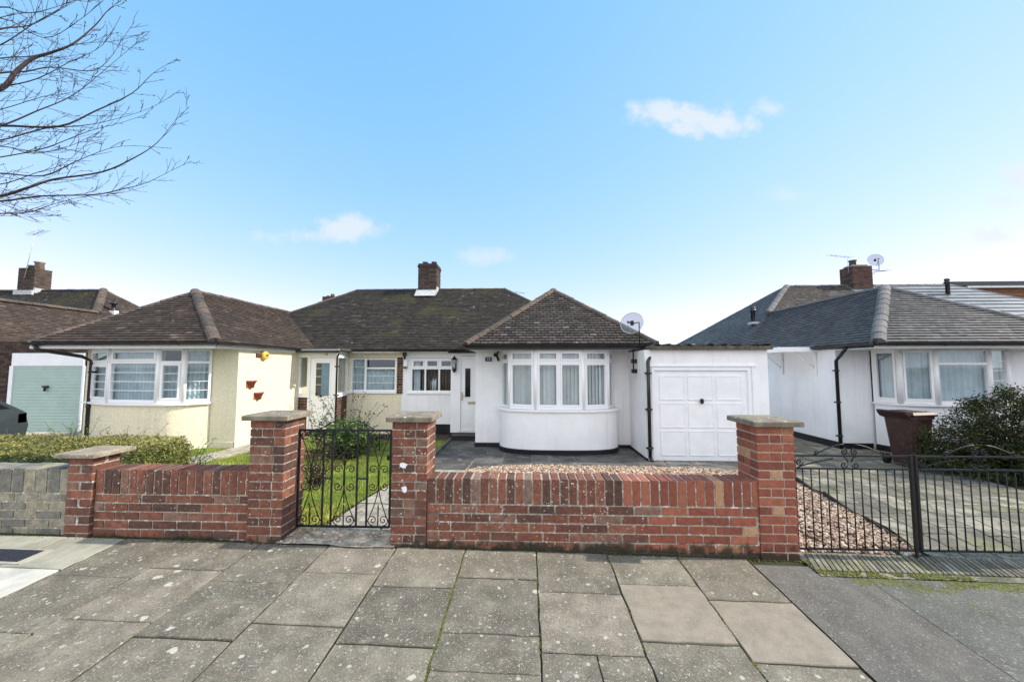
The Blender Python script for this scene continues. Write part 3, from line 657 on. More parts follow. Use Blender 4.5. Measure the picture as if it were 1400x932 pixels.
mb = MB(); cap(mb, -4.285, -3.905, 3.34, 3.72, -.828, -.784, .9); mb.build('cap', pl)
# wall right of the small gate
t = thing('garden_wall', (.5,3.5,-1.6), 'long red brick wall between the small gate and the drive gates, two capped pillars', 'brick wall', 'red brick front boundary walls')
mb = MB(); garden_wall(mb, -.88, 1.98, 3.405, 3.62, -1.72, -.985, mixbrick, 'mortar_old'); rag_mortar(mb, -.87, .7, 3.405, -1.32, -1.0, 170, 'mortar_old'); rag_mortar(mb, -.87, 1.0, 3.405, -1.6, -1.2, 160, 'mortar_old')
mb.build('wall_panel', t)
mb = MB(); brick_block(mb, -1.2, -.882, 3.39, 3.71, -1.7, -.492, old, 'mortar_old'); rag_mortar(mb, -1.2,-.89,3.39,-1.6,-.5,70,'mortar_old')
for (sx, sz, sr) in ((-1.09,-.87,.033),(-1.08,-1.08,.03),(-1.1,-1.0,.008)):      # two white paint splats
    ps = [(sx+sr*rng.uniform(.55,1.25)*math.cos(a*.45), 3.3845, sz+sr*rng.uniform(.5,1.1)*math.sin(a*.45)) for a in range(14)]
    mb.face(ps[::-1], 'white_paint')
pl = mb.build('pillar', t, 'weathered gate pillar with white paint splats'); mb = MB(); cap(mb, -1.245, -.835, 3.345, 3.765, -.489, -.437, .3); mb.build('cap', pl)
mb = MB(); brick_block(mb, 1.975, 2.29, 3.39, 3.71, -1.72, -.514, lambda x, z: 'brick_new', 'mortar_new'); pl = mb.build('pillar', t, 'clean rebuilt right hand pillar')
mb = MB(); cap(mb, 1.925, 2.345, 3.335, 3.775, -.511, -.459, .35); mb.build('cap', pl)
# wall beyond the drive gates, just outside the photograph
t = thing('garden_wall', (5.5,3.5,-1.6), 'red brick wall and gate pillar to the right of the drive gates', 'brick wall', 'red brick front boundary walls')
mb = MB(); brick_block(mb, 4.66, 4.98, 3.39, 3.71, -1.75, -.55, lambda x, z: 'brick_new', 'mortar_new'); pl = mb.build('pillar', t); mb = MB(); cap(mb, 4.61, 5.03, 3.34, 3.77, -.547, -.495, .35); mb.build('cap', pl)
mb = MB(); garden_wall(mb, 4.98, 7.4, 3.405, 3.62, -1.78, -1.02, lambda x, z: 'brick_new', 'mortar_new'); mb.build('wall_panel', t)
# neighbour's stock brick wall
mb = MB(); garden_wall(mb, -7.0, -4.21, 3.42, 3.64, -1.66, -.945, lambda x, z: 'brick_stock', 'mortar_old', sw=.105)
mb.build('garden_wall', None, 'low grey yellow stock brick wall in front of the hedge', 'brick wall', org=(-5.6,3.5,-1.6))

for o in COL.objects:
    if o.parent is None and o.name.startswith('garden_wall'): o.location.y += .04
# ------------------------------------------------------------------ gates
def spiral(c, r0, turns, start, dirn=1, n=22, r_end=.12):
    out = []
    for i in range(n+1):
        f = i/n; r = r0*(1-(1-r_end)*f); a = start+dirn*turns*2*math.pi*f
        out.append((c[0]+r*math.cos(a), c[1]+r*math.sin(a)))
    return out
gx0, gx1, gz0, gz1, gy = -2.178, -1.29, -1.5, -.607, 3.66
t = thing('garden_gate', ((gx0+gx1)/2, gy, gz0-.03), 'small black wrought iron scroll gate hung between two brick pillars', 'gate')
def G(u, v): return (gx0+(gx1-gx0)*u, gy, gz0+(gz1-gz0)*v)
mb = MB()
for u in (0, 1): mb.box(G(u,0)[0]-.009, G(u,0)[0]+.009, gy-.009, gy+.009, gz0, gz1+.009, 'iron')
for v in (0, 1): mb.box(gx0, gx1, gy-.0085, gy+.0085, gz0+(gz1-gz0)*v-.009, gz0+(gz1-gz0)*v+.009, 'iron')
for u in (.27, .365, .64, .75): mb.box(G(u,0)[0]-.0075, G(u,0)[0]+.0075, gy-.0075, gy+.0075, gz0, gz1, 'iron')
for (a, b) in ((.27,.365),(.64,.75)): mb.box(G(a,0)[0], G(b,0)[0], gy-.006, gy+.006, G(0,.495)[2]-.006, G(0,.495)[2]+.006, 'iron')
for zz in (gz0+.06, gz1-.03): mb.box(gx0-.03, gx0-.009, gy-.02, gy+.02, zz-.02, zz+.02, 'iron')
mb.build('gate_frame', t)
mb = MB(); r = .0048; W_, H_ = gx1-gx0, gz1-gz0
def T2(pts, rr=r, y=0): mb.tube([(p[0], gy+y, p[1]) for p in pts], rr, 'iron', 5)
for (u0, u1) in ((0,.27),(.365,.64),(.75,1)):
    xa, xb = G(u0,0)[0]+.008, G(u1,0)[0]-.008; xc = (xa+xb)/2; w = xb-xa
    zc1, zc0 = G(0,.585)[2], G(0,.42)[2]
    # long bows that pinch together in the middle
    for s in (-1, 1):
        top = [(xc+s*w*.5*(1-f)**1.5 if f < 1 else xc, gz1-.04-(gz1-.04-zc1)*f) for f in [i/10 for i in range(11)]]
        bot = [(xc+s*w*.48*(1-f)**1.5 if f < 1 else xc, gz0+.05+(zc0-gz0-.05)*f) for f in [i/10 for i in range(11)]]
        T2(top); T2(bot)
        T2(spiral((xc+s*w*.27, gz1-.055), .045, 1.4, math.pi/2, -s))
        T2(spiral((xc+s*w*.25, gz0+.062), .05, 1.5, -math.pi/2, s))
        T2(spiral((xc+s*w*.27, zc1+.005), .042, 1.4, math.pi if s > 0 else 0, -s)); T2(spiral((xc+s*w*.27, zc0-.005), .042, 1.4, math.pi if s > 0 else 0, s))
    T2([(xc-.002, zc0), (xc-.002, zc1)], .010)
    T2([(xc, gz0), (xc, gz0+.2)], .006)
    if u0 == 0: pass
    elif u0 > .7: T2([(xc, gz1), (xc, gz1-.19)], .006)
    else: T2([(xc, zc1), (xc, zc1+.16)], .006); T2([(xc, zc0), (xc, zc0-.16)], .006)
for s in (-1, 1):       # cresting scrolls over the top rail
    xc = G(.52, 0)[0]; T2(spiral((xc+s*.052, gz1+.05), .042, 1.5, -math.pi/2, -s))
    T2([(xc+s*.085, gz1+.095), (xc+s*.16, gz1+.07), (xc+s*.26, gz1+.012)], .006)
mb.build('scrollwork', t)
mb = MB(); mb.box(gx1-.03, gx1+.06, gy-.02, gy+.0, gz0+.62, gz0+.66, 'iron'); mb.tube([(gx1-.02, gy-.03, gz0+.64), (gx1-.02, gy+.05, gz0+.64)], .008, 'iron'); mb.build('latch', t)

def drive_gate(xa, xb, label, mirror):
    y = 3.5; zb, zl, zu = -1.556, -.882, -.772
    t = thing('drive_gate', ((xa+xb)/2, y, zb-.05), label, 'gate', 'pair of black iron drive gates')
    mb = MB()
    for x in (xa, xb): 
        wd = (.010 if mirror else .012) if ((x == xb) != mirror) else .008
        mb.box(x-wd, x+wd, y-.011, y+.011, zb, zu+.012, 'iron')
    for z in (zb, zl, zu): mb.box(xa, xb, y-.008, y+.008, z-.0065, z+.0065, 'iron')
    if not mirror: mb.box(xb-.01, xb+.004, y-.008, y+.008, zb-.06, zb, 'iron')
    mb.build('gate_frame', t)
    mb = MB(); n = 14 if mirror else 13
    for i in range(1, n+1):
        x = xa+(xb-xa)*i/(n+1); mb.tube([(x, y, zb), (x, y, zl)], .0052, 'iron', 6)
    mb.build('bars', t)
    mb = MB()
    def Tg(pts, rr=.0055): mb.tube([(p[0], y, p[1]) for p in pts], rr, 'iron', 5)
    xc = (xa+xb)/2-.02
    for s in (-1, 1):
        Tg([(xc+s*(.30-.26*f), zu+.005+.095*math.sin(f*1.45)) for f in [i/8 for i in range(9)]])
        Tg(spiral((xc+s*.045, zu+.035), .032, 1.3, math.pi/2, s)); Tg(spiral((xc+s*.27, zu+.025), .024, 1.2, -math.pi/2, s))
        Tg([(xc+s*.012, (zl+zu)/2), (xc+s*.03, zu-.02), (xc+s*.06, zu)]); Tg(spiral((xc+s*.05, zl+.032), .03, 1.3, math.pi if s > 0 else 0, s))
        Tg(spiral((((xb if s > 0 else xa)-s*.045), zl+.055), .032, 1.3, math.pi if s > 0 else 0, s))
    x0 = xa+.03 if True else xb-.03
    Tg([(x0+(.30)*f, zl+.01+.075*f**.8) for f in (0,.25,.5,.75,1)])
    mb.build('scrollwork', t); return t
drive_gate(2.325, 3.305, 'left leaf of the black iron drive gates, next to the right brick pillar', False)
drive_gate(3.345, 4.45, 'right leaf of the black iron drive gates, in front of the large bush', True)

# ------------------------------------------------------------------ roofs
def clip(poly, a, b, c):
    out = []
    for i in range(len(poly)):
        p, q = poly[i], poly[(i+1) % len(poly)]
        dp, dq = a*p[0]+b*p[1]-c, a*q[0]+b*q[1]-c
        if dp >= 0: out.append(p)
        if (dp > 0) != (dq > 0) and abs(dp-dq) > 1e-12:
            k = dp/(dp-dq); out.append((p[0]+(q[0]-p[0])*k, p[1]+(q[1]-p[1])*k))
    return out
def roof_face(mb, P, mat, gauge=.10, tw=.165, lift=.016, tiles=True, under='black_plastic', gap=.0025):
    P = [Vector(p) for p in P]
    u = (P[1]-P[0]).normalized(); n = (P[1]-P[0]).cross(P[2]-P[0]).normalized()
    if n.z < 0: n = -n
    v = n.cross(u)
    if v.z < 0: v = -v
    o = P[0]; P2 = [((p-o).dot(u), (p-o).dot(v)) for p in P]
    area = sum(P2[i][0]*P2[(i+1)%len(P2)][1]-P2[(i+1)%len(P2)][0]*P2[i][1] for i in range(len(P2)))
    if area < 0: P2 = P2[::-1]
    W3 = lambda p, h: o+u*p[0]+v*p[1]+n*h
    mb.face([W3(p, -.012) for p in P2], under if tiles else mat, .1)
    if not tiles: return
    vmax = max(p[1] for p in P2); k = 0
    while k*gauge < vmax:
        v0, v1 = k*gauge, (k+1)*gauge
        row = clip(clip(P2, 0, 1, v0), 0, -1, -v1)
        if len(row) >= 3:
            ua, ub = min(p[0] for p in row), max(p[0] for p in row)
            j = math.floor(ua/tw-.5*(k % 2))
            while True:
                x0 = (j+.5*(k % 2))*tw; x1 = x0+tw
                if x0 >= ub: break
                c = clip(clip(row, 1, 0, x0+gap), -1, 0, -(x1-gap))
                if len(c) >= 3:
                    dl = rng.uniform(-.0025, .0035); sk = rng.uniform(-.004, .004); t = rng.random()**1.1
                    if t > .97: t = 1
                    else: t *= .93
                    h = lambda p: max(.001, (lift+dl)*(1-(p[1]-v0)/gauge)+.002+sk*(p[0]-x0)/tw)
                    top = [W3(p, h(p)) for p in c]
                    mb.face(top, mat, t)
                    for i in range(len(c)):
                        p, q = c[i], c[(i+1) % len(c)]
                        if abs(p[1]-v0) < 1e-6 and abs(q[1]-v0) < 1e-6 and abs(p[0]-q[0]) > .01:
                            mb.face([W3(q, h(q)), W3(p, h(p)), W3(p, -.01), W3(q, -.01)], mat, t*.8)
                j += 1
        k += 1
def caps(mb, p0, p1, mat, r=.11, seg=.36, sink=.045):
    p0, p1 = Vector(p0), Vector(p1); d = p1-p0; Ln = d.length; d.normalize()
    side = d.cross(Vector((0,0,1))).normalized(); upv = side.cross(d).normalized()
    n = max(1, int(Ln/seg))
    for i in range(n):
        a = p0+d*(Ln*i/n); b = p0+d*(Ln*(i+1)/n+.02); t = rng.random()
        vs = []; m = 8; wob = side*rng.uniform(-.006,.006)+upv*rng.uniform(-.004,.006)
        for (c, rr) in ((a, r*1.05), (a+d*.04, r*1.04), (a+d*.045, r), (b, r*.96)):
            for j in range(m+1):
                an = math.pi*j/m; vs.append(c+wob+side*math.cos(an)*rr+upv*(math.sin(an)*rr*.82-sink))
        fs = []
        for k in range(3):
            for j in range(m): fs.append((k*(m+1)+j, k*(m+1)+j+1, (k+1)*(m+1)+j+1, (k+1)*(m+1)+j))
        fs.append(tuple(range(m+1)))
        mb.mesh(vs, fs, mat, t, False)
def gutter(mb, p0, p1, mat='gutter_plastic', r=.058, out=(0,-1,0)):
    p0, p1 = Vector(p0), Vector(p1); d = (p1-p0); Ln = d.length; d.normalize(); o = Vector(out); uz = Vector((0,0,1))
    m = 8; ring = [(math.cos(math.pi*(1+j/m))*r, math.sin(math.pi*(1+j/m))*r) for j in range(m+1)]
    ring2 = [(a*.88, b*.88) for a, b in ring]
    prof = ring+ring2[::-1]; M = len(prof); vs = []
    for c in (p0, p1):
        for a, b in prof: vs.append(c+o*a+uz*b)
    mb.mesh(vs, [(j, (j+1)%M, M+(j+1)%M, M+j) for j in range(M)]+[tuple(range(M)), tuple(range(2*M-1, M-1, -1))], mat, .5)
    k = .35
    while k < Ln:
        c = p0+d*k; q = [c+o*a*1.09+uz*b*1.09 for a, b in ring]; q2 = [x+d*.035 for x in q]
        mb.mesh(q+q2, [(j, j+1, m+2+j, m+1+j) for j in range(m)], mat, .5); k += .95
def fascia(mb, p0, p1, mat, h=.14, out=(0,-1,0), th=.022, drop=0):
    p0, p1, o = Vector(p0), Vector(p1), Vector(out); z = Vector((0,0,1))
    a = [p0-z*drop, p1-z*drop, p1-z*(drop+h), p0-z*(drop+h)]; b = [q-o*th for q in a]
    mb.mesh(a+b, [(0,1,2,3),(7,6,5,4),(0,4,5,1),(1,5,6,2),(2,6,7,3),(3,7,4,0)], mat, .5)
def pipe(pts, r=.034, mat='gutter_plastic'):
    m = MB(); m.tube(pts, r, mat, 10)
    a, b = Vector(pts[-2]), Vector(pts[-1])
    for f in (.12, .5, .9):
        c = a.lerp(b, f); m.tube([c+Vector((0,0,.02)), c-Vector((0,0,.02))], r*1.3, mat, 10); m.box(c.x-.07, c.x+.07, c.y, c.y+.05, c.z-.015, c.z+.015, mat)
    return m

# ------------------------------------------------------------------ walls and windows
def wallx(mb, x0, x1, y0, y1, z0, z1, mat, holes=()):
    """wall running along x with rectangular holes (xa, xb, za, zb)"""
    cur = x0
    for (a, b, c, d) in sorted(holes):
        if a > cur: mb.box(cur, a, y0, y1, z0, z1, mat)
        if c > z0: mb.box(a, b, y0, y1, z0, c, mat)
        if d < z1: mb.box(a, b, y0, y1, d, z1, mat)
        cur = b
    if cur < x1: mb.box(cur, x1, y0, y1, z0, z1, mat)
def win_facet(fb, gb, p0, p1, z0, z1, cols, fr=.055, cas=.042, mul=.06, ends=True):
    """cols: list of (width fraction, transom height fraction or None, lower casement?, upper casement?, lower bars, upper bars)"""
    M, Lw = facetM(p0, p1); m = 'upvc'
    fb.box(0, Lw, -.02, .05, z0, z0+fr, m, .5, M); fb.box(0, Lw, -.02, .05, z1-fr*.8, z1, m, .5, M)
    for x in ((0, fr*.8), (Lw-fr*.8, Lw)): fb.box(x[0], x[1], -.0195, .049, z0+fr, z1-fr*.8, m, .5, M)
    u = fr*.8; tot = Lw-fr*1.6-mul*(len(cols)-1); s = sum(c[0] for c in cols)
    for i, (w, tr, lc, uc, lb, ub) in enumerate(cols):
        a = u; b = u+tot*w/s; u = b+mul
        if i < len(cols)-1: fb.box(b, b+mul, -.0185, .048, z0+fr, z1-fr*.8, m, .5, M)
        cells = []
        if tr is None: cells.append((z0+fr, z1-fr*.8, lc, lb))
        else:
            zt = z0+(z1-z0)*tr; fb.box(a, b, -.018, .047, zt-.026, zt+.026, m, .5, M)
            cells += [(z0+fr, zt-.026, lc, lb), (zt+.026, z1-fr*.8, uc, ub)]
        for (c, d, cs, nb) in cells:
            aa, bb, cc, dd = a, b, c, d
            if cs:
                k = min(cas, (b-a)*.28)
                for q in ((a+.003, a+k, c+.003, d-.003), (b-k, b-.003, c+.003, d-.003), (a+k, b-k, c+.003, c+k), (a+k, b-k, d-k, d-.003)): fb.box(q[0], q[1], -.032, .03, q[2], q[3], m, .5, M)
                aa, bb, cc, dd = a+k, b-k, c+k, d-k
            gb.box(aa-.004, bb+.004, .008, .014, cc-.004, dd+.004, 'window_glass', .5, M)
            for j in range(nb):
                zz = cc+(dd-cc)*(j+1)/(nb+1); fb.box(aa, bb, -.004, .022, zz-.006, zz+.006, m, .5, M)
def curtain(mb, p0, p1, z0, z1, mat, off=.12, amp=.018, wl=.09, tints=None, n=None, gaps=()):
    M, Lw = facetM(p0, p1); n = n or int(Lw/wl*6)+4; ph = rng.uniform(0, 6)
    pr = None
    for i in range(n+1):
        x = Lw*i/n; y = off+amp*math.sin(x/wl*6.283+ph+1.5*math.sin(x*5))
        if pr and not any(a < (i-.5)/n < b for a, b in gaps):
            mb.mesh([M @ Vector((pr[0], pr[1], z0)), M @ Vector((x, y, z0)), M @ Vector((x, y, z1)), M @ Vector((pr[0], pr[1], z1))], [(0,1,2,3)], mat, rng.random() if tints is None else tints(i), True)
        pr = (x, y)
def vblind(mb, p0, p1, z0, z1, mat, off=.11, w=.089, ang=.5, tf=lambda i: .5, start=0, end=1):
    M, Lw = facetM(p0, p1); n = int(Lw/w); 
    for i in range(n+1):
        x = i*w
        if not (start*Lw <= x <= end*Lw): continue
        dy = math.sin(ang)*w*.5; dx = math.cos(ang)*w*.56
        a, b = (max(0, x-dx+w/2), off-dy), (min(Lw, x+dx+w/2), off+dy)
        mb.mesh([M @ Vector((a[0], a[1], z0)), M @ Vector((b[0], b[1], z0)), M @ Vector((b[0], b[1], z1)), M @ Vector((a[0], a[1], z1))], [(0,1,2,3)], mat, tf(i))
def extr(mb, ring, z0, z1, mat, closed=False, th=None, tint=.5, smooth=False, top=True):
    """vertical skin following a plan polyline, closed by a lid when top"""
    n = len(ring)
    for i in range(n-1 if not closed else n):
        a, b = ring[i], ring[(i+1) % n]
        mb.mesh([(a[0],a[1],z0),(b[0],b[1],z0),(b[0],b[1],z1),(a[0],a[1],z1)], [(0,1,2,3)], mat, tint, smooth)
    if top: mb.face([(a[0],a[1],z1) for a in ring], mat, tint); mb.face([(a[0],a[1],z0) for a in ring[::-1]], mat, tint)
def bandring(mb, ring, w, z0, z1, mat):
    """moulding of width w projecting outside a plan polyline (sill or lip)"""
    n = len(ring); out = []
    for i in range(n):
        a, b = Vector(ring[max(0, i-1)]), Vector(ring[min(n-1, i+1)]); d = (b-a).normalized(); nn = Vector((d.y, -d.x)); out.append((ring[i][0]+nn.x*w, ring[i][1]+nn.y*w))
    for i in range(n-1):
        a, b, c, d = ring[i], ring[i+1], out[i+1], out[i]
        mb.mesh([(a[0],a[1],z1),(b[0],b[1],z1),(c[0],c[1],z1-.01),(d[0],d[1],z1-.01),(a[0],a[1],z0),(b[0],b[1],z0),(c[0],c[1],z0),(d[0],d[1],z0)], [(3,2,1,0),(7,6,2,3),(4,5,6,7)], mat, .5)
    for q, o_ in ((ring[0], out[0]), (ring[-1], out[-1])):
        mb.mesh([(q[0],q[1],z0),(o_[0],o_[1],z0),(o_[0],o_[1],z1-.01),(q[0],q[1],z1)], [(0,1,2,3)], mat, .5)

# ================================================================== WHITE BUNGALOW (right half of the pair)
HB = -3.70
wh = thing('bungalow', (0,11,-1.95), 'white rendered bungalow with bow bay window and black plinth, right half of the central pair', 'house')
mb = MB(); rw = 'render_white'; GZ = -2.05
RY = 11.3
wallx(mb, HB, -2.1, RY, RY+.25, GZ, .47, rw, [(-3.44,-2.15,-.78,.26)])
wallx(mb, -2.1, -1.25, 10.6, 10.8, GZ, .47, rw, [(-1.87,-1.25,-1.78,.29)])
mb.box(-2.1, -1.9, 10.8, 11.3, GZ, .47, rw)
wallx(mb, -1.25, 2.47, 9.4, 9.62, GZ, .47, rw, [(-.60,2.08,-.98,.40)])
mb.box(-1.25, -1.03, 9.62, 10.6, GZ, .47, rw)
mb.box(2.2, 2.42, 9.62, 17.8, GZ, .47, rw); mb.box(HB, 2.42, 17.6, 17.8, GZ, .47, rw); mb.box(HB-.005, HB+.2, 11.55, 17.6, GZ, .47, rw)
mb.box(HB, 2.42, 9.62 if False else 11.55, 17.6, .40, .46, 'interior'); mb.box(-1.0, 2.2, 9.62, 11.55, .40, .46, 'interior')
mb.box(-1.0, 2.2, 12.2, 12.3, GZ, .4, 'interior'); mb.box(-3.5, -1.1, 13.4, 13.5, GZ, .4, 'interior'); mb.box(-1.05, -.98, 10.6, 13.4, GZ, .4, 'interior')
BC, BHW, BD = .74, 1.39, .80
bay = []
for i in range(41):
    a = math.pi*(1-i/40); c, s_ = math.cos(a), math.sin(a); e = 2/3.0
    bay.append((BC+BHW*math.copysign(abs(c)**e, c), 9.4-BD*abs(s_)**e))
extr(mb, bay, -1.83, -1.0, rw, smooth=True)
mb.build('wall', wh)
mb = MB()
bay2 = [(BC+(x-BC)*1.008, y-.012) for x, y in bay]
extr(mb, bay2, -2.02, -1.845, 'plinth_black'); bandring(mb, bay2, .012, -1.86, -1.838, 'plinth_black')
mb.box(-1.262, -.6, 9.385, 9.41, GZ, -1.83, 'plinth_black'); mb.box(2.08, 2.47, 9.385, 9.41, GZ, -1.86, 'plinth_black')
mb.box(HB, -2.1, RY-.014, RY+.01, GZ, -1.68, 'plinth_black'); mb.box(-2.11, -1.25, 10.585, 10.61, GZ, -1.8, 'plinth_black')
mb.build('plinth', wh)
# bay window
wpts = [(-.60,9.38),(-.40,8.90),(.20,8.68),(1.26,8.68),(1.86,8.90),(2.08,9.38)]
wz0, wz1 = -.955, .385
fb, gb, cb_ = MB(), MB(), MB()
specs = [[(1,.79,False,True,0,0)], [(1,.79,True,True,0,0)], [(1,.79,True,True,0,0),(1,.79,True,True,0,0)], [(1,.79,True,True,0,0)], [(1,.79,False,True,0,0)]]
for i in range(5):
    win_facet(fb, gb, wpts[i], wpts[i+1], wz0, wz1, specs[i], fr=.06, mul=.05)
    vblind(cb_, wpts[i], wpts[i+1], wz0+.04, wz1-.03, 'blind_white', ang=.32, off=.09, tf=lambda i: rng.random())
for p in wpts[1:-1]: fb.tube([(p[0], p[1]+.01, wz0), (p[0], p[1]+.01, wz1)], .042, 'upvc', 8)
w = fb.build('bay_window', wh, 'curved five sided bay window'); gb.build('glass', w); cb_.build('blind', w)
mb = MB(); bandring(mb, [(BC+(x-BC)*.99, y+.01) for x, y in bay], .055, -1.003, -.955, 'upvc'); mb.face([(x, y, -.962) for x, y in bay], 'upvc'); mb.build('sill', w)
# recessed window
fb, gb, cb_ = MB(), MB(), MB()
win_facet(fb, gb, (-3.44,RY+.03), (-2.15,RY+.03), -.76, .25, [(1,.70,False,True,0,0),(1,.70,False,True,0,0),(1,.70,False,True,0,0)], mul=.045)
vblind(cb_, (-3.40,RY+.1), (-2.15,RY+.1), -.74, .2, 'blind_dark', ang=1.0, w=.085, tf=lambda i: rng.choice((0,.4,.5,.2)), start=.15)
cb_.mesh([(-3.39,RY+.17,-.72),(-3.2,RY+.2,-.72),(-3.2,RY+.2,.2),(-3.39,RY+.17,.2)], [(0,1,2,3)], 'curtain_net'); cb_.lathe((-2.78,RY+.35,-.72), [(.16,0),(.17,.25),(.12,.36),(.02,.4)], 'blind_white', 12)
w = fb.build('window', wh, 'three light window with dark vertical blinds'); gb.build('glass', w); cb_.build('blind', w)
mb = MB(); mb.box(-3.53, -2.1, RY-.045, RY+.03, -.80, -.762, 'upvc'); mb.build('sill', w)
# front door
mb = MB(); dx0, dx1, dy = -1.87, -1.0, 10.6
mb.box(dx0, dx0+.05, dy-.02, dy+.06, -1.77, .28, 'upvc'); mb.box(dx0+.05, -1.03, dy-.02, dy+.06, .22, .28, 'upvc'); mb.box(dx0+.05, -1.05, dy-.0, dy+.06, -1.77, -1.72, 'upvc')
mb.box(dx0+.055, -1.05, dy+.012, dy+.055, -1.72, .218, 'upvc')
for (a, b, c, d) in ((-1.73,-1.49,-1.6,-1.12),(-1.38,-1.14,-1.6,-1.12)):
    mb.box(a, b, dy+.004, dy+.013, c, d, 'upvc'); mb.box(a+.03, b-.03, dy-.003, dy+.0045, c+.03, d-.03, 'upvc')
for (a, b) in ((-1.70,-1.55),(-1.36,-1.2)):
    for q in ((a-.025,a,-.86,-.02),(b,b+.025,-.86,-.02),(a,b,-.86,-.835),(a,b,-.045,-.02)): mb.box(q[0],q[1],dy+.0,dy+.013,q[2],q[3],'upvc')
dr = mb.build('door', wh, 'white panelled front door')
mb = MB(); mb.box(-1.70,-1.55,dy+.006,dy+.0115,-.835,-.045,'car_glass'); mb.box(-1.36,-1.2,dy+.006,dy+.0115,-.835,-.045,'car_glass'); mb.build('door_glass', dr)
mb = MB(); mb.box(-1.8,-1.765,dy-.012,dy+.012,-.93,-.70,'brass'); mb.tube([(-1.783,dy-.05,-.8),(-1.68,dy-.05,-.8)], .009, 'brass'); mb.build('handle', dr)
mb = MB(); mb.box(-1.62,-1.28,dy-.004,dy+.0125,-1.03,-.96,'brass'); mb.build('letterbox', dr)
mb = MB(); mb.box(-2.0,-1.26,10.25,10.585,GZ,-1.86,'brick_dark',.1); mb.box(-2.02,-1.26,10.22,10.585,-1.86,-1.82,'plinth_black')
for i in range(9): mb.box(-1.98+i*.078,-1.98+i*.078+.066,10.205,10.24,-1.95,-1.862,'brick_dark',.2)
mb.build('step', wh)
# roof
EZ, RZ = .50, 3.0
mb = MB()
L0, L1, R0, R1 = (HB,11.0,EZ), (-6.65,14.66,RZ), (2.82,11.0,EZ), (-.84,14.66,RZ)
roof_face(mb, [(HB,11.0,EZ), (2.82,11.0,EZ), (-.84,14.66,RZ), (HB,14.66,RZ)], 'tile_moss', gap=.002, lift=.013)
roof_face(mb, [(2.82,11.0,EZ), (2.82,18.32,EZ), (-.84,14.66,RZ)], 'tile_dark')
roof_face(mb, [(2.82,18.32,EZ), (HB,18.32,EZ), (HB,14.66,RZ), (-.84,14.66,RZ)], 'tile_moss', tiles=False)
gl, gr, gf, gyA, gz = -1.37, 2.86, 8.5, 10.615, 2.12
xa = (gl+gr)/2
roof_face(mb, [(gl,gf,EZ), (gr,gf,EZ), (xa,gyA,gz)], 'tile_dark', tw=.17, gauge=.105, lift=.026, gap=.007)
roof_face(mb, [(gl,13.6,EZ), (gl,gf,EZ), (xa,gyA,gz), (xa,13.6,gz)], 'tile_dark')
roof_face(mb, [(gr,gf,EZ), (gr,13.6,EZ), (xa,13.6,gz), (xa,gyA,gz)], 'tile_dark')
# little bonnet of tiles kicked over the doorway corner
for k in range(4): mb.box(-2.12+k*.17, -1.3, 10.15-.0*k+k*.02, 10.6, .46+k*.055, .485+k*.055, 'tile_dark', rng.random())
rf = mb.build('roof', wh, 'dark tiled hipped roof, mossy over the recessed part')
mb = MB()
caps(mb, (gl,gf,EZ+.02), (xa,gyA,gz+.02), 'ridge_tile', .10); caps(mb, (gr,gf,EZ+.02), (xa,gyA,gz+.02), 'ridge_tile', .10); caps(mb, (xa,gyA,gz+.02), (xa,13.4,gz+.02), 'ridge_tile', .10)
caps(mb, (2.82,11,EZ+.02), (-.84,14.66,RZ+.02), 'ridge_tile', .08); caps(mb, (HB,14.66,RZ+.01), (-.84,14.66,RZ+.01), 'ridge_tile', .075); caps(mb, (2.82,18.3,EZ), (-.84,14.66,RZ), 'ridge_tile', .08)
mb.build('ridge_tiles', rf)
mb = MB(); brick_block(mb, -4.13, -3.42, 14.3, 15.0, 2.6, 3.93, lambda x, z: 'brick_dark', 'mortar_dark'); mb.box(-4.15,-3.4,14.28,15.02,3.78,3.86,'brick_dark',.3)
ch = mb.build('chimney', rf, 'square brown brick chimney on the party wall')
for x in (-3.95, -3.6):
    mb = MB(); mb.lathe((x,14.65,3.93), [(.105,0),(.09,.03),(.085,.1),(.11,.11),(.11,.14),(.07,.14)], 'felt', 12); mb.build('chimney_pot', ch)
mb = MB(); mb.box(-4.16,-3.40,14.2,14.3,2.66,2.90,'lead'); mb.mesh([(-4.16,14.19,2.86),(-3.40,14.19,2.86),(-3.38,14.0,2.63),(-4.18,14.0,2.63)], [(3,2,1,0)], 'lead'); mb.box(-3.42,-3.40,14.3,15,2.8,3.04,'lead'); mb.build('flashing', ch)
mb = MB()
gutter(mb, (gl-.02,gf-.03,.49), (gr+.02,gf-.03,.49)); fascia(mb, (gl,gf+.04,.50), (gr,gf+.04,.50), 'gutter_plastic', .13)
gutter(mb, (gl-.03,gf,.49), (gl-.03,10.5,.49), out=(-1,0,0)); gutter(mb, (gr+.03,gf,.49), (gr+.03,11,.49), out=(1,0,0))
gutter(mb, (HB,10.97,.49), (-1.4,10.97,.49)); fascia(mb, (HB,11.05,.50), (-1.4,11.05,.50), 'gutter_plastic', .06)
fascia(mb, (-2.15,10.5,.47), (-1.3,10.5,.47), 'gutter_plastic', .1); gutter(mb, (-2.15,10.45,.44), (-1.3,10.45,.44))
mb.build('gutter', wh)
mb = MB(); mb.box(gl+.02, gr-.02, gf+.06, 9.4, .385, .40, 'white_paint'); mb.box(gl+.02, -1.25, 9.4, 10.5, .385, .40, 'white_paint'); mb.box(gr-.4, gr-.02, 9.4, 11.2, .385, .40, 'white_paint')
mb.box(HB, -1.9, 11.06, RY, .42, .435, 'white_paint'); mb.box(-2.12, -1.25, 10.5, 10.6, .40, .415, 'white_paint'); mb.build('soffit', wh)
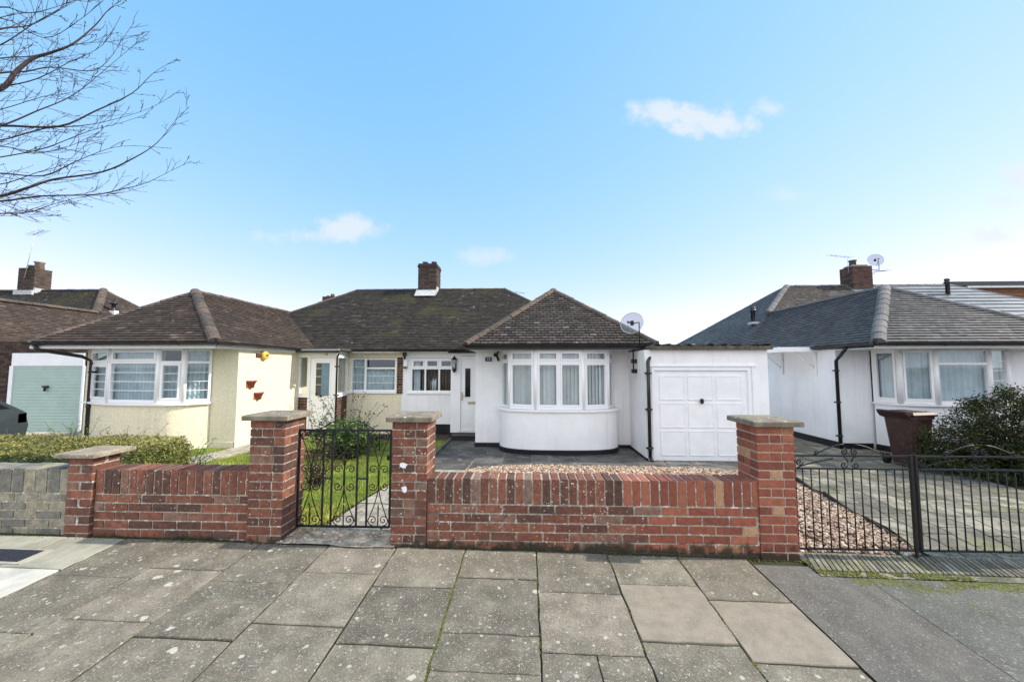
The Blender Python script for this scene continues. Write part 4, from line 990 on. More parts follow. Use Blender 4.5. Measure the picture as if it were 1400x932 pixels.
gf_p = pipe([(2.78,8.47,.44),(2.76,8.45,.33),(2.60,8.2,.22),(2.52,8.09,.10),(2.52,8.09,-1.86)], .036); gf_p.tube([(2.52,8.09,-1.84),(2.54,8.0,-1.93)], .037, 'gutter_plastic', 10)
gf_p.build('downpipe', wh)
# attached garage
mb = MB(); gx_0, gx_1 = 2.47, 4.98
wallx(mb, gx_0, gx_1, 8.15, 8.35, GZ, .35, rw, [(2.60,4.62,-2.05,-.02)])
mb.box(gx_0, gx_0+.2, 8.35, 14.3, GZ, .35, rw); mb.box(gx_1-.2, gx_1, 8.35, 14.3, GZ, .35, rw); mb.box(gx_0, gx_1, 14.1, 14.3, GZ, .35, rw)
mb.box(gx_0-.008, gx_0+.3 if False else 2.50, 8.14, 9.4, GZ, -1.88, 'plinth_black')
ga = mb.build('garage', wh, 'flat roofed white garage')
mb = MB(); mb.box(gx_0+.1, gx_1+.06, 8.05, 14.35, .352, .44, 'felt')
for i in range(60):
    x = rng.uniform(gx_0+.15, gx_1); mb.box(x, x+rng.uniform(.03,.12), 8.03, 8.3, .44, .44+rng.uniform(.004,.035), 'felt', rng.random())
mb.box(3.35,3.8,8.2,8.6,.46,.475,'white_paint'); mb.build('flat_roof', ga)
mb = MB(); dy = 8.15
mb.box(2.60,2.66,dy-.015,dy+.08,-1.95,-.02,'white_paint'); mb.box(4.56,4.62,dy-.015,dy+.08,-1.95,-.02,'white_paint'); mb.box(2.66,4.56,dy-.015,dy+.08,-.08,-.02,'white_paint')
mb.box(2.55,4.72,dy-.03,dy+.0,.0,.035,'white_paint'); mb.box(4.645,4.68,dy-.02,dy,-1.9,.0,'white_paint')
mb.box(2.66,4.56,dy+.02,dy+.06,-1.945,-.085,'white_paint')
PW = (4.56-2.66)
for i in range(3):
    for j in range(3):
        a = 2.66+PW*(.055+.305*i+ (0.0)); b = a+PW*.27; c = -1.945+1.86*(.065+.305*j); d = c+1.86*.27
        e = .018
        mb.box(a,b,dy+.0115,dy+.0205,c,d,'white_paint'); mb.box(a+e,b-e,dy+.0195,dy+.021,c+e,d-e,'white_paint')
        for q in ((a,b,c,c+e),(a,b,d-e,d),(a,a+e,c+e,d-e),(b-e,b,c+e,d-e)): mb.box(q[0],q[1],dy+.003,dy+.012,q[2],q[3],'white_paint')
mb.build('garage_door', ga, 'white nine panel garage door')
mb = MB(); mb.lathe((3.61,8.12,-.70), [(.0,-.03),(.035,-.025),(.035,.025),(.0,.03)], 'iron', 10); mb.box(3.595,3.625,8.09,8.165,-.76,-.66,'iron'); mb.build('door_handle', ga)

# ================================================================== CREAM BUNGALOW (left half of the pair)
crm = thing('bungalow', (-7,11,-1.9), 'cream pebbledashed bungalow with brown roof and glazed porch, left half of the central pair', 'house')
pd = 'pebbledash'
mb = MB()
wallx(mb, -5.4, HB-.004, RY+.004, RY+.25, GZ, .47, pd, [(-5.24,-3.87,-.75,.26)])
wallx(mb, -9.72, -6.28, 8.15, 8.37, GZ, .47, pd, [(-9.59,-6.86,-.78,.40)])
mb.box(-6.5, -6.28, 8.37, 11.3, GZ, .47, pd); mb.box(-9.72, -9.5, 8.37, 17.8, GZ, .47, pd); mb.box(-9.5, HB-.01, 17.6, 17.79, GZ, .47, pd)
mb.box(-6.28, -5.4, 11.3, 11.5, GZ, .47, pd)
mb.box(-9.5, -6.5, 8.37, 17.6, .40, .46, 'interior'); mb.box(-6.5, HB-.01, 11.55, 17.6, .40, .46, 'interior'); mb.box(-9.5, -6.5, 11.0, 11.1, GZ, .4, 'interior'); mb.box(-5.4, HB-.01, 13.4, 13.5, GZ, .4, 'interior'); mb.box(-5.5, -5.4, 11.5, 13.4, GZ, .4, 'interior')
cw = [(-9.59, 8.14), (-8.81, 7.82), (-7.61, 7.68), (-7.17, 7.8), (-6.86, 8.14)]
# smooth bow under the window
def smooth(pts, n=8):
    out = []
    for i in range(len(pts)-1):
        p0, p1, p2, p3 = (Vector(pts[max(0, min(len(pts)-1, i+k))]) for k in (-1,0,1,2))
        for j in range(n):
            s_ = j/n; out.append(tuple(.5*((2*p1)+(p2-p0)*s_+(2*p0-5*p1+4*p2-p3)*s_**2+(-p0+3*p1-3*p2+p3)*s_**3)))
    out.append(pts[-1]); return out
cbow = smooth(cw); extr(mb, cbow, -2.0, -.80, pd, smooth=True)
mb.build('wall', crm)
mb = MB(); bandring(mb, cbow, .014, -1.95, -1.66, 'pebbledash'); mb.box(-6.86,-6.27,8.13,8.16,-2,-1.62,'pebbledash'); mb.box(-6.285,-6.265,8.13,10.6,-2,-1.60,'pebbledash'); mb.build('plinth', crm)
mb = MB(); M_, l_ = facetM((-8.1,7.755), (-7.85,7.72)); mb.box(0, .24, -.02, .03, -1.70, -1.63, 'brick_house', .6, M_); mb.build('air_brick', crm)
fb, gb, cb_ = MB(), MB(), MB(); cz0, cz1 = -.75, .385
cs = [[(1,.72,True,True,3,0)], [(1,.74,False,True,3,0)], [(1,.74,True,False,3,0)], [(1,.74,False,False,3,0)]]
for i in range(4):
    win_facet(fb, gb, cw[i], cw[i+1], cz0, cz1, cs[i], fr=.062)
    curtain(cb_, cw[i], cw[i+1], cz0+.03, cz1-.28 if i in (2,) else cz1-.02, 'curtain_net', wl=.085, amp=.022)
for p in cw[1:-1]: fb.tube([(p[0], p[1]+.01, cz0), (p[0], p[1]+.01, cz1)], .05, 'upvc', 8)
w = fb.build('bay_window', crm, 'bow window of four lights with thin glazing bars'); gb.build('glass', w); cb_.build('curtain', w)
mb = MB(); bandring(mb, cbow, .06, -.80, -.752, 'upvc'); mb.face([(x, y, -.76) for x, y in cbow], 'upvc'); mb.box(-9.75,-9.59,8.08,8.16,-.80,-.76,'upvc'); mb.build('sill', w)
fb, gb, cb_ = MB(), MB(), MB()
win_facet(fb, gb, (-5.24,RY+.03), (-3.87,RY+.03), -.74, .25, [(.42,None,False,False,3,0),(1,.70,False,False,2,0)])
curtain(cb_, (-5.24,RY+.1), (-3.87,RY+.1), -.72, -.08, 'curtain_net', off=.05, amp=.025, wl=.12); curtain(cb_, (-5.24,RY+.1), (-4.85,RY+.1), -.1, .2, 'curtain_net', off=.05)
w = fb.build('window', crm, 'two light window with gathered net curtain'); gb.build('glass', w); cb_.build('curtain', w)
mb = MB(); mb.box(-5.32, -3.84, RY-.05, RY+.03, -.79, -.742, 'upvc'); mb.build('sill', w)
mb = MB(); 
mb.box(-3.84,-3.665,RY-.02,RY+.003,-.80,.27,'mortar_old')
for k in range(14):
    z = -.79+k*.0765
    if k % 2: brick(mb, -3.835, -3.67, RY-.03, RY, z, z+.066, 'brick_house')
    else: brick(mb, -3.835, -3.755, RY-.03, RY, z, z+.066, 'brick_house'); brick(mb, -3.745, -3.67, RY-.03, RY, z, z+.066, 'brick_house')
mb.build('brick_panel', crm)
# porch
mb = MB(); pf = [(-6.27,10.5),(-6.0,10.35),(-5.2,10.35),(-5.36,11.3)]
fb, gb = MB(), MB()
win_facet(fb, gb, (-6.3,10.42), (-5.97,10.36), -.80, .30, [(1,None,False,False,0,0)], fr=.06)
gb_ = MB(); win_facet(fb, gb_, (-5.21,10.38), (-5.34,11.28), -.80, .30, [(1,None,False,False,0,0)], fr=.07)
fb.box(-6.31,-5.19,10.34,10.42,.25,.44,'upvc'); fb.box(-5.98,-5.93,10.33,10.40,-1.75,.3,'upvc'); fb.box(-5.24,-5.19,10.33,10.40,-1.75,.3,'upvc')
M_, l_ = facetM((-5.2,10.38), (-5.34,11.28)); fb.box(0, l_, -.0, .06, .30, .44, 'upvc', .5, M_)
for a, b, m2 in (((-6.3,10.42),(-5.98,10.36),'brick_house'), ((-5.2,10.40),(-5.34,11.28),'brick_house')):
    M_, l_ = facetM(a, b); fb.box(0, l_, .0, .1, -2.0, -.84, 'mortar_old', .4, M_)
    for k in range(15):
        x = 0.0-(.11 if k % 2 else 0)
        while x < l_:
            p_, q_ = max(0, x), min(l_, x+.215)
            if q_-p_ > .03: fb.box(p_, q_, -.008, .05, -1.98+k*.0765, -1.98+k*.0765+.066, m2, rng.random(), M_)
            x += .225
    fb.box(-.02, l_+.01, -.03, .08, -.84, -.80, 'upvc', .5, M_)
w = fb.build('porch', crm, 'glazed white porch with brick base and flat roof'); gb.build('glass', w); gb_.build('glass', w)
mb = MB(); mb.box(-5.93,-5.24,10.36,10.40,-1.72,.24,'upvc')
for q in ((-5.80,-5.77,-.83,.13),(-5.39,-5.36,-.83,.13),(-5.77,-5.39,-.83,-.80),(-5.77,-5.39,.10,.13)): mb.box(q[0],q[1],10.345,10.362,q[2],q[3],'upvc')
mb.box(-5.77,-5.39,10.352,10.3595,-.80,.10,'inside_blue'); mb.box(-5.765,-5.62,10.350,10.3515,-.79,.09,'car_glass')
for k in range(3): mb.box(-5.765,-5.62,10.347,10.3497,-.5+k*.22,-.485+k*.22,'curtain_net')
mb.box(-5.86,-5.30,10.345,10.36,-.90,-.885,'upvc'); mb.box(-5.83,-5.33,10.350,10.3605,-1.6,-1.0,'upvc')
mb.tube([(-5.87,10.32,-.75),(-5.87,10.32,-.68)], .01, 'upvc'); mb.build('porch_door', w)
mb = MB(); mb.box(-6.35,-5.08,10.2,11.29,.445,.50,'felt',.2); mb.box(-6.36,-5.06,10.17,10.20,.36,.47,'lead',.5); gutter(mb, (-6.4,10.12,.43), (-5.02,10.12,.43)); mb.build('porch_roof', w)
# roofs
mb = MB()
roof_face(mb, [(-10.31,11.0,EZ), (HB,11.0,EZ), (HB,14.66,RZ), (-6.65,14.66,RZ)], 'tile_moss', gap=.002, lift=.013)
roof_face(mb, [(-10.31,18.32,EZ), (-10.31,11.0,EZ), (-6.65,14.66,RZ)], 'tile_brown', tiles=False)
roof_face(mb, [(HB,18.32,EZ), (-10.31,18.32,EZ), (-6.65,14.66,RZ), (HB,14.66,RZ)], 'tile_moss', tiles=False)
cl, cr2, cf = -10.10, -6.17, 7.38; ca = -8.40; cay = cf+1.965; caz = 1.91
roof_face(mb, [(cl,cf,EZ), (cr2,cf,EZ), (ca,cay,caz)], 'tile_brown', gap=.002, gauge=.098, lift=.02)
roof_face(mb, [(cr2,cf,EZ), (cr2,13.4,EZ), (ca,13.4,caz), (ca,cay,caz)], 'tile_brown', gap=.002, gauge=.098, lift=.02)
roof_face(mb, [(cl,13.4,EZ), (cl,cf,EZ), (ca,cay,caz), (ca,13.4,caz)], 'tile_brown', tiles=False)
rf = mb.build('roof', crm, 'brown tiled front wing and mossy dark main slope')
mb = MB()
caps(mb, (cl,cf,EZ+.01), (ca,cay,caz+.01), 'ridge_tile', .08); caps(mb, (cr2,cf,EZ+.02), (ca,cay,caz+.02), 'ridge_tile', .115); caps(mb, (ca,cay,caz+.02), (ca,13.2,caz+.02), 'ridge_tile', .085)
caps(mb, (-10.31,11,EZ), (-6.65,14.66,RZ), 'ridge_tile', .08); caps(mb, (-6.65,14.66,RZ+.01), (HB,14.66,RZ+.01), 'ridge_tile', .075)
mb.build('ridge_tiles', rf)
mb = MB(); gutter(mb, (cl-.02,cf-.03,.485), (cr2+.05,cf-.03,.485)); gutter(mb, (cr2+.035,cf,.485), (cr2+.035,10.15,.485), out=(1,0,0)); gutter(mb, (-5.1,10.97,.49), (HB,10.97,.49)); fascia(mb, (-6.3,11.05,.5), (HB,11.05,.5), 'gutter_plastic', .06)
mb.box(cr2-.06, cr2+.02, cf-.06, cf+.04, .44, .56, 'gutter_plastic'); mb.build('gutter', crm)
mb = MB(); fascia(mb, (cl,cf+.04,.5), (cr2-.03,cf+.04,.5), 'white_paint', .135); fascia(mb, (cr2-.03,cf+.05,.5), (cr2-.03,10.2,.5), 'white_paint', .13, out=(1,0,0))
mb.box(cl+.02, cr2-.05, cf+.06, 8.15, .385, .40, 'white_paint'); mb.box(-6.28, cr2-.05, 8.15, 10.2, .385, .40, 'white_paint'); mb.box(-5.1, HB, 11.0, 11.02, .40, .45, 'white_paint'); mb.box(-5.1, HB, 11.06, RY, .42, .435, 'white_paint'); mb.build('fascia', crm)
pipe([(-9.92,7.36,.43),(-9.90,7.4,.34),(-9.62,7.95,.22),(-9.55,8.09,.12),(-9.55,8.09,-1.85)], .036).build('downpipe', crm)
pipe([(-5.06,10.15,.42),(-5.12,10.3,.36),(-5.17,10.31,.25),(-5.17,10.31,-1.8)], .026).build('downpipe', crm)

# ================================================================== SLATE ROOFED BUNGALOW on the right
rh = thing('bungalow', (11,13,-1.95), 'white bungalow, bluish shade tinted into its walls, with grey slate coloured hipped roof, right of the drive', 'house')
mb = MB(); rs = 'render_shade_tint'
sw0, sw1 = 7.4, 11.85
wallx(mb, sw0, sw1, 9.5, 9.72, GZ, .47, rs, [(8.19,11.31,-.84,.42)])
mb.box(sw0, sw0+.2, 9.72, 22, GZ, .47, rs); mb.box(sw1-.2, sw1, 9.72, 10.9, GZ, .47, rs)
wallx(mb, sw1, 20, 10.75, 10.95, GZ, .47, rs, [(12.95,13.95,-1.8,.3)])
mb.box(19.8, 20, 10.95, 22, GZ, .47, rs); mb.box(7.6, 19.8, 21.8, 22, GZ, .47, rs); mb.box(7.6, 19.8, 11.0, 21.8, .4, .46, 'interior'); mb.box(7.6, 11.65, 9.72, 11.0, .4, .46, 'interior'); mb.box(7.6, 11.9, 12.6, 12.7, GZ, .4, 'interior')
rwp = [(8.19, 9.45), (8.37, 8.98), (8.95, 8.78), (10.07, 8.78), (10.76, 9.05), (11.31, 9.47)]
rb = smooth(rwp, 7); extr(mb, rb, -1.84, -.86, rs, smooth=True)
mb.build('wall', rh)
mb = MB(); bandring(mb, [(x, y+.005) for x, y in rb], .02, -2.02, -1.80, 'plinth_black'); extr(mb, rb, -2.02, -1.845, 'plinth_black', top=False)
mb.box(sw0-.015, 8.15, 9.485, 9.51, GZ, -1.80, 'plinth_black'); mb.box(sw0-.02, sw0+.01, 9.485, 16, GZ, -1.78, 'plinth_black'); mb.build('plinth', rh)
fb, gb, cb_ = MB(), MB(), MB(); z0, z1 = -.82, .405
rsp = [[(1,None,True,False,0,0)], [(1,None,True,False,0,0)], [(1,.72,False,False,0,0)], [(1,None,False,False,4,0)], [(1,None,False,False,0,0)]]
for i in range(5):
    win_facet(fb, gb, rwp[i], rwp[i+1], z0, z1, rsp[i], fr=.07); curtain(cb_, rwp[i], rwp[i+1], z0+.03, z1-.04, 'curtain_net', wl=.12, amp=.02)
for p in rwp[1:-1]: fb.tube([(p[0], p[1]+.01, z0), (p[0], p[1]+.01, z1)], .06, 'upvc', 8)
w = fb.build('bay_window', rh, 'wide bow window with pale blue net curtains'); gb.build('glass', w); cb_.build('curtain', w)
mb = MB(); bandring(mb, rb, .06, -.865, -.822, 'upvc'); mb.face([(x, y, -.83) for x, y in rb], 'upvc'); mb.build('sill', w)
mb = MB(); mb.box(12.95,13.95,10.77,10.83,-1.8,.3,'upvc'); mb.box(13.1,13.27,10.755,10.772,-.1,.14,'car_glass'); mb.box(13.1,13.27,10.755,10.772,-.95,-.2,'car_glass'); mb.box(12.93,13.97,10.72,10.76,.24,.3,'upvc'); mb.build('door', rh)
mb = MB()
sl, sr, sf = 7.2, 11.9, 8.15; sa = (sl+sr)/2; say = sf+2.35; saz = 2.10
roof_face(mb, [(sl,sf,EZ), (sr,sf,EZ), (sa,say,saz)], 'tile_slate', gap=.001, gauge=.115, lift=.026)
roof_face(mb, [(sl,17,EZ), (sl,sf,EZ), (sa,say,saz), (sa,17,saz)], 'tile_slate', gap=.001, gauge=.115, lift=.026)
roof_face(mb, [(sr,sf,EZ), (sr,17,EZ), (sa,17,saz), (sa,say,saz)], 'tile_slate', tiles=False)
re_, ry_, rz_ = 11.72, 17.6, 3.62
roof_face(mb, [(sl,22.2,EZ), (sl,12.95,EZ), (re_,ry_,rz_)], 'tile_slate', gap=.001, gauge=.115, lift=.012)
roof_face(mb, [(sl,12.95,EZ), (14.2,12.95,EZ), (14.2,ry_,rz_), (re_,ry_,rz_)], 'tile_dark', gap=.002, gauge=.115, lift=.02)
roof_face(mb, [(14.2,12.95,EZ), (23.7,12.95,EZ), (18.85,ry_,rz_), (14.2,ry_,rz_)], 'tile_shiny', gap=.002, gauge=.32, tw=.9, lift=.035)
roof_face(mb, [(23.7,12.95,EZ), (23.7,22.2,EZ), (18.85,ry_,rz_)], 'tile_slate', tiles=False)
roof_face(mb, [(23.7,22.2,EZ), (sl,22.2,EZ), (re_,ry_,rz_), (18.85,ry_,rz_)], 'tile_slate', tiles=False)
rf = mb.build('roof', rh, 'grey slate coloured hipped roof')
mb = MB(); q = 'ridge_slate'
caps(mb, (sl,sf,EZ+.02), (sa,say,saz+.02), q, .13); caps(mb, (sr,sf,EZ+.02), (sa,say,saz+.02), q, .11); caps(mb, (sa,say,saz+.02), (sa,15.4,saz+.02), q, .10)
caps(mb, (re_-2.28,ry_-2.3,saz+.02), (re_,ry_,rz_+.02), q, .13); caps(mb, (sl,22.2,EZ), (re_,ry_,rz_), q, .1); caps(mb, (re_,ry_,rz_+.01), (18.85,ry_,rz_+.01), q, .1); caps(mb, (23.7,12.95,EZ), (18.85,ry_,rz_), q, .1)
mb.build('ridge_tiles', rf)
mb = MB(); brick_block(mb, 14.33, 15.17, 17.2, 17.9, 3.2, 4.42, lambda x, z: 'brick_house', 'mortar_dark'); mb.box(14.43,15.07,17.3,17.8,4.42,4.5,'mortar_old')
ch = mb.build('chimney', rf, 'red brown brick chimney'); mb = MB(); mb.lathe((14.6,17.5,4.42), [(.14,0),(.12,.25),(.15,.27),(.15,.32),(.1,.32)], 'felt', 12); mb.build('chimney_pot', ch)
for (x, y, z, h) in ((8.78,15.15,1.68,.62), (17.75,16.7,2.95,.75)):
    mb = MB(); mb.lathe((x,y,z), [(.075,0),(.075,h*.72),(.11,h*.73),(.11,h*.84),(.07,h*.85),(.1,h*.92),(.09,h),(.02,h)], 'black_plastic', 12); mb.box(x-.16,x+.16,y-.2,y+.1,z-.05,z+.03,'lead'); mb.build('vent_pipe', rf)
mb = MB(); mb.box(20.1,26,18.5,23,1.9,3.62,'timber_brown'); mb.box(25.2,25.6,18.47,18.51,2.9,3.62,'white_paint')
for k in range(9): mb.box(20.1,26,18.46,18.5,2.0+k*.18,2.16+k*.18,'timber_brown',rng.random())
mb.build('dormer', rh, 'brown clad flat roofed dormer'); mb = MB(); mb.box(19.6,26.3,18.2,23.2,3.72,3.90,'black_plastic'); mb.box(20.3,26.2,18.25,23.1,3.62,3.72,'white_paint'); mb.build('dormer_roof', rh)
mb = MB(); gutter(mb, (sl-.02,sf-.03,.485), (sr+.02,sf-.03,.485)); gutter(mb, (sl-.035,sf,.485), (sl-.035,22,.485), out=(-1,0,0)); fascia(mb, (sl,sf+.04,.5), (sr,sf+.04,.5), 'gutter_plastic', .07); gutter(mb, (11.9,10.3,.40), (20,10.3,.40)); mb.box(sl-.05,sl+.04,sf-.06,sf+.06,.44,.58,'gutter_plastic'); mb.build('gutter', rh)
mb = MB(); fascia(mb, (sl,sf+.055,.43), (sr,sf+.055,.43), 'white_paint', .05); mb.box(sl+.02,sr-.02,sf+.08,9.5,.385,.40,'white_paint'); mb.box(sl+.02,7.4,9.5,17,.385,.40,'white_paint'); mb.box(11.9,20,10.35,10.75,.36,.38,'white_paint'); mb.box(11.9,20,10.35,12.95,.42,.46,'tile_slate'); mb.build('fascia', rh)
pipe([(7.17,8.9,.43),(7.17,8.95,.36),(7.35,9.3,.25),(7.36,9.44,.14),(7.36,9.44,-1.82)], .038).build('downpipe', rh)
mb = MB(); mb.box(6.40,7.38,9.95,11.7,.40,.47,'white_paint'); mb.box(6.38,7.38,9.92,9.95,.37,.49,'white_paint'); mb.box(6.35,6.38,9.92,11.72,.36,.49,'white_paint')
for y in (10.12, 11.4): mb.tube([(7.38,y,-.05),(6.85,y,.38)], .022, 'white_paint', 6); mb.box(7.34,7.39,y-.025,y+.025,-.22,.4,'white_paint')
mb.build('door_canopy', rh, 'white flat canopy on two brackets over the side door')

# ================================================================== BRICK BUNGALOW far left
fl = thing('bungalow', (-19,15,-1.95), 'brown brick bungalow with pale green garage door and lichened roof, far left', 'house')
mb = MB(); bd = 'brick_dark'
mb.box(-25,-17.3,13.2,22,GZ,.7,bd)
for (a, b, c, d, t_) in ((-16.9,-15.75,GZ,.78,.55), (-13.36,-12.9,GZ,.78,.55), (-15.75,-13.36,.42,.78,.55)): mb.box(a,b,11.2,11.4,c,d,'mortar_old' if 0 else bd,t_)
mb.box(-16.9,-12.9,11.4,17,.6,.7,'felt'); mb.box(-13.1,-12.9,11.4,17,GZ,.6,bd)
for k in range(36):
    z = GZ+.02+k*.0765
    for (xa_, xb_) in ((-16.9,-15.76), (-13.35,-12.9)) if z < .40 else ((-16.9,-12.9),):
        if z > .7: continue
        x = xa_-(.11 if k % 2 else 0)
        while x < xb_:
            p_, q_ = max(xa_, x), min(xb_, x+.215)
            if q_-p_ > .03: mb.box(p_, q_, 11.19, 11.21, z, z+.066, 'brick_dark', rng.random())
            x += .225
mb.build('wall', fl)
mb = MB()
mb.box(-15.70,-13.4,11.14,11.20,.02,.41,'white_paint'); mb.box(-15.74,-15.62,11.13,11.2,-1.95,.02,'white_paint'); mb.box(-13.42,-13.36,11.13,11.2,-1.95,.02,'white_paint')
mb.box(-15.62,-13.42,11.17,11.22,-1.95,.02,'green_door')
for k in range(21): mb.box(-15.62,-13.42,11.158,11.17,-1.945+k*.0935,-1.945+k*.0935+.083,'green_door')
g_ = mb.build('garage_door', fl, 'pale green ribbed garage door with white surround'); mb = MB(); mb.box(-14.62,-14.46,11.10,11.16,-.63,-.58,'iron'); mb.tube([(-14.52,11.1,-.6),(-14.52,11.1,-.74)], .03, 'iron'); mb.build('handle', g_)
mb = MB(); mb.box(-17.2,-16.9,11.0,11.15,-1.9,.35,'upvc'); mb.box(-17.1,-16.97,10.99,11.0,-1.0,.25,'car_glass'); mb.tube([(-16.95,10.98,.30),(-16.85,10.98,.2),(-16.83,10.98,-.9)], .04, 'white_paint'); mb.build('door', fl)
mb = MB()
fx, fr_, frz = -17.1, -19.2, 2.40
roof_face(mb, [(fx,9.6,.7), (fx,22,.7), (fr_,19.9,frz), (fr_,11.7,frz)], 'tile_brown', gap=.002, gauge=.1)
roof_face(mb, [(-21.3,9.6,.7), (fx,9.6,.7), (fr_,11.7,frz)], 'tile_brown')
roof_face(mb, [(-21.3,16,.7), (-21.3,9.6,.7), (fr_,11.7,frz), (fr_,16.3,frz)], 'tile_brown', tiles=False)
roof_face(mb, [(-30,14.2,.7), (-17.1,14.2,.7), (-20.93,18.03,3.78), (-30,18.03,3.78)], 'tile_moss', gap=.002, gauge=.1)
roof_face(mb, [(-17.1,14.2,.7), (-17.1,21.9,.7), (-20.93,18.03,3.78)], 'tile_brown')
roof_face(mb, [(-17.1,21.9,.7), (-30,21.9,.7), (-30,18.03,3.78), (-20.93,18.03,3.78)], 'tile_brown', tiles=False)
rf = mb.build('roof', fl, 'brown tiled hipped roof with moss near the chimney')
mb = MB(); caps(mb, (fr_,11.7,frz+.03), (fr_,16.3,frz+.03), 'ridge_tile', .14); caps(mb, (fr_,16.3,frz+.03), (-20.93,18.03,3.81), 'ridge_tile', .16); caps(mb, (-30,18.03,3.80), (-20.93,18.03,3.80), 'ridge_tile', .1); caps(mb, (-17.1,21.9,.7), (-20.93,18.03,3.8), 'ridge_tile', .1); mb.build('ridge_tiles', rf)
mb = MB(); brick_block(mb, -25.0, -24.15, 17.7, 18.4, 3.5, 4.85, lambda x, z: 'brick_dark', 'mortar_dark'); ch = mb.build('chimney', rf, 'brown brick chimney with white flashing')
mb = MB(); mb.lathe((-24.4,18.05,4.85), [(.18,0),(.16,.3),(.2,.32),(.2,.38),(.14,.38)], 'pot_clay', 12); mb.build('chimney_pot', ch, 'tall pale clay pot')
mb = MB(); mb.lathe((-24.75,18.05,4.85), [(.15,0),(.15,.1),(.18,.12),(.16,.2),(.05,.22)], 'felt', 12); mb.build('chimney_pot', ch, 'short dark cowl')
mb = MB(); mb.box(-25.05,-24.1,17.6,17.7,3.5,3.72,'lead'); mb.box(-24.15,-24.08,17.7,18.4,3.6,3.85,'lead'); mb.build('flashing', ch)
mb = MB(); mb.lathe((-19.3,17.1,2.45), [(.1,0),(.1,.15),(.08,.16),(.08,.45),(.15,.46),(.13,.55),(.06,.6),(.06,.72),(.02,.73)], 'black_plastic', 12); mb.box(-19.42,-19.15,17.0,17.2,2.35,2.6,'white_paint'); mb.build('vent_pipe', rf)
mb = MB(); gutter(mb, (fx+.03,9.6,.69), (fx+.03,22,.69), out=(1,0,0), mat='lead'); mb.build('gutter', fl)

# house behind, only its chimney shows over the ridge
bh = thing('house', (-13.5,28,-2), 'distant house whose small chimney stack shows over the left shoulder of the central roof', 'house')
mb = MB(); mb.box(-18,-8,26,32,-2,.6,'brick_house'); mb.build('wall', bh)
mb = MB(); roof_face(mb, [(-18.4,25.6,.5),(-7.6,25.6,.5),(-11,29,3.6),(-15,29,3.6)], 'tile_brown', gauge=.3, tw=.3); roof_face(mb, [(-7.6,32.4,.5),(-18.4,32.4,.5),(-15,29,3.6),(-11,29,3.6)], 'tile_brown', tiles=False); roof_face(mb, [(-7.6,25.6,.5),(-7.6,32.4,.5),(-11,29,3.6)], 'tile_brown', tiles=False); roof_face(mb, [(-18.4,32.4,.5),(-18.4,25.6,.5),(-15,29,3.6)], 'tile_brown', tiles=False)
rf = mb.build('roof', bh)
mb = MB(); brick_block(mb, -15.6, -14.75, 28.5, 29.3, 2.6, 5.35, lambda x, z: 'brick_dark', 'mortar_dark'); ch = mb.build('chimney', rf)
mb = MB(); mb.lathe((-15.0,28.9,5.35), [(.16,0),(.14,.25),(.1,.26)], 'felt', 10); mb.build('chimney_pot', ch); mb = MB(); mb.lathe((-15.35,28.9,5.35), [(.13,0),(.12,.12),(.1,.13)], 'felt', 10); mb.build('chimney_pot', ch)

# ------------------------------------------------------------------ fixtures on the houses
def text(body, loc, size, mat, name, parent, M=None, ext=.003):
    cu = bpy.data.curves.new(name, 'FONT'); cu.body = body; cu.size = size; cu.extrude = ext; cu.align_x = 'CENTER'; cu.align_y = 'CENTER'
    tmp = bpy.data.objects.new(name+'_tmp', cu); COL.objects.link(tmp)
    dg = bpy.context.evaluated_depsgraph_get(); me = bpy.data.meshes.new_from_object(tmp.evaluated_get(dg))
    bpy.data.objects.remove(tmp); me.materials.clear(); me.materials.append(MATS[mat])
    rot = Matrix.Rotation(R(90), 4, 'X')
    me.transform(Matrix.Translation(Vector(loc)+Vector((0,0,ZO))-(ORG[parent.name] if parent else Vector())) @ rot)
    a = me.attributes.new('tint', 'FLOAT', 'FACE')
    o = bpy.data.objects.new(name, me); COL.objects.link(o)
    if parent: o.parent = parent
    return o
p = atY(668, 491, 9.38)
t = thing('house_number', (p.x, 9.385, p.z), 'small dark blue number plaque reading 75 beside the white bay window', 'house number')
mb = MB(); mb.box(p.x-.082, p.x+.082, 9.375, 9.398, p.z-.052, p.z+.052, 'sign_navy'); mb.build('plaque', t); text('75', (p.x, 9.373, p.z), .10, 'sign_white', 'digits', t)
p = atY(446, 484.5, 10.33)
o = text('73', (p.x, 10.335, p.z), .085, 'sign_black', 'house_number', None); tag(o, 'small dark numerals 73 above the glazed porch door', 'house number')

t = thing('wall_lantern', (-1.98,10.5,.0), 'black coach lantern on the white wall beside the front door', 'wall lamp')
mb = MB(); lx, ly, lz = -1.985, 10.48, .2
mb.lathe((lx,ly,lz), [(.01,.10),(.02,.07),(.05,.04),(.085,.0),(.085,-.015),(.02,-.016)], 'iron', 6, smooth=False); mb.lathe((lx,ly,lz-.30), [(.005,-.07),(.02,-.05),(.045,-.03),(.06,.015),(.06,.03),(.02,.031)], 'iron', 6, smooth=False)
for a in range(6): c, s_ = math.cos(a*math.pi/3), math.sin(a*math.pi/3); mb.tube([(lx+c*.06, ly+s_*.06, lz-.27),(lx+c*.082, ly+s_*.082, lz-.01)], .005, 'iron', 4)
mb.box(lx-.03,lx+.03,10.56,10.6,lz-.3,lz-.1,'iron'); mb.tube([(lx,10.58,lz-.2),(lx,10.55,lz-.36),(lx,10.48,lz-.33)], .009, 'iron'); mb.build('frame', t)
mb = MB(); mb.lathe((lx,ly,lz-.27), [(.055,0),(.077,.26)], 'lamp_glass', 6, smooth=False); mb.build('glass', t); mb = MB(); mb.lathe((lx,ly,lz-.24), [(.012,0),(.02,.04),(.022,.1),(.01,.14)], 'white_paint', 10); mb.build('bulb', t)

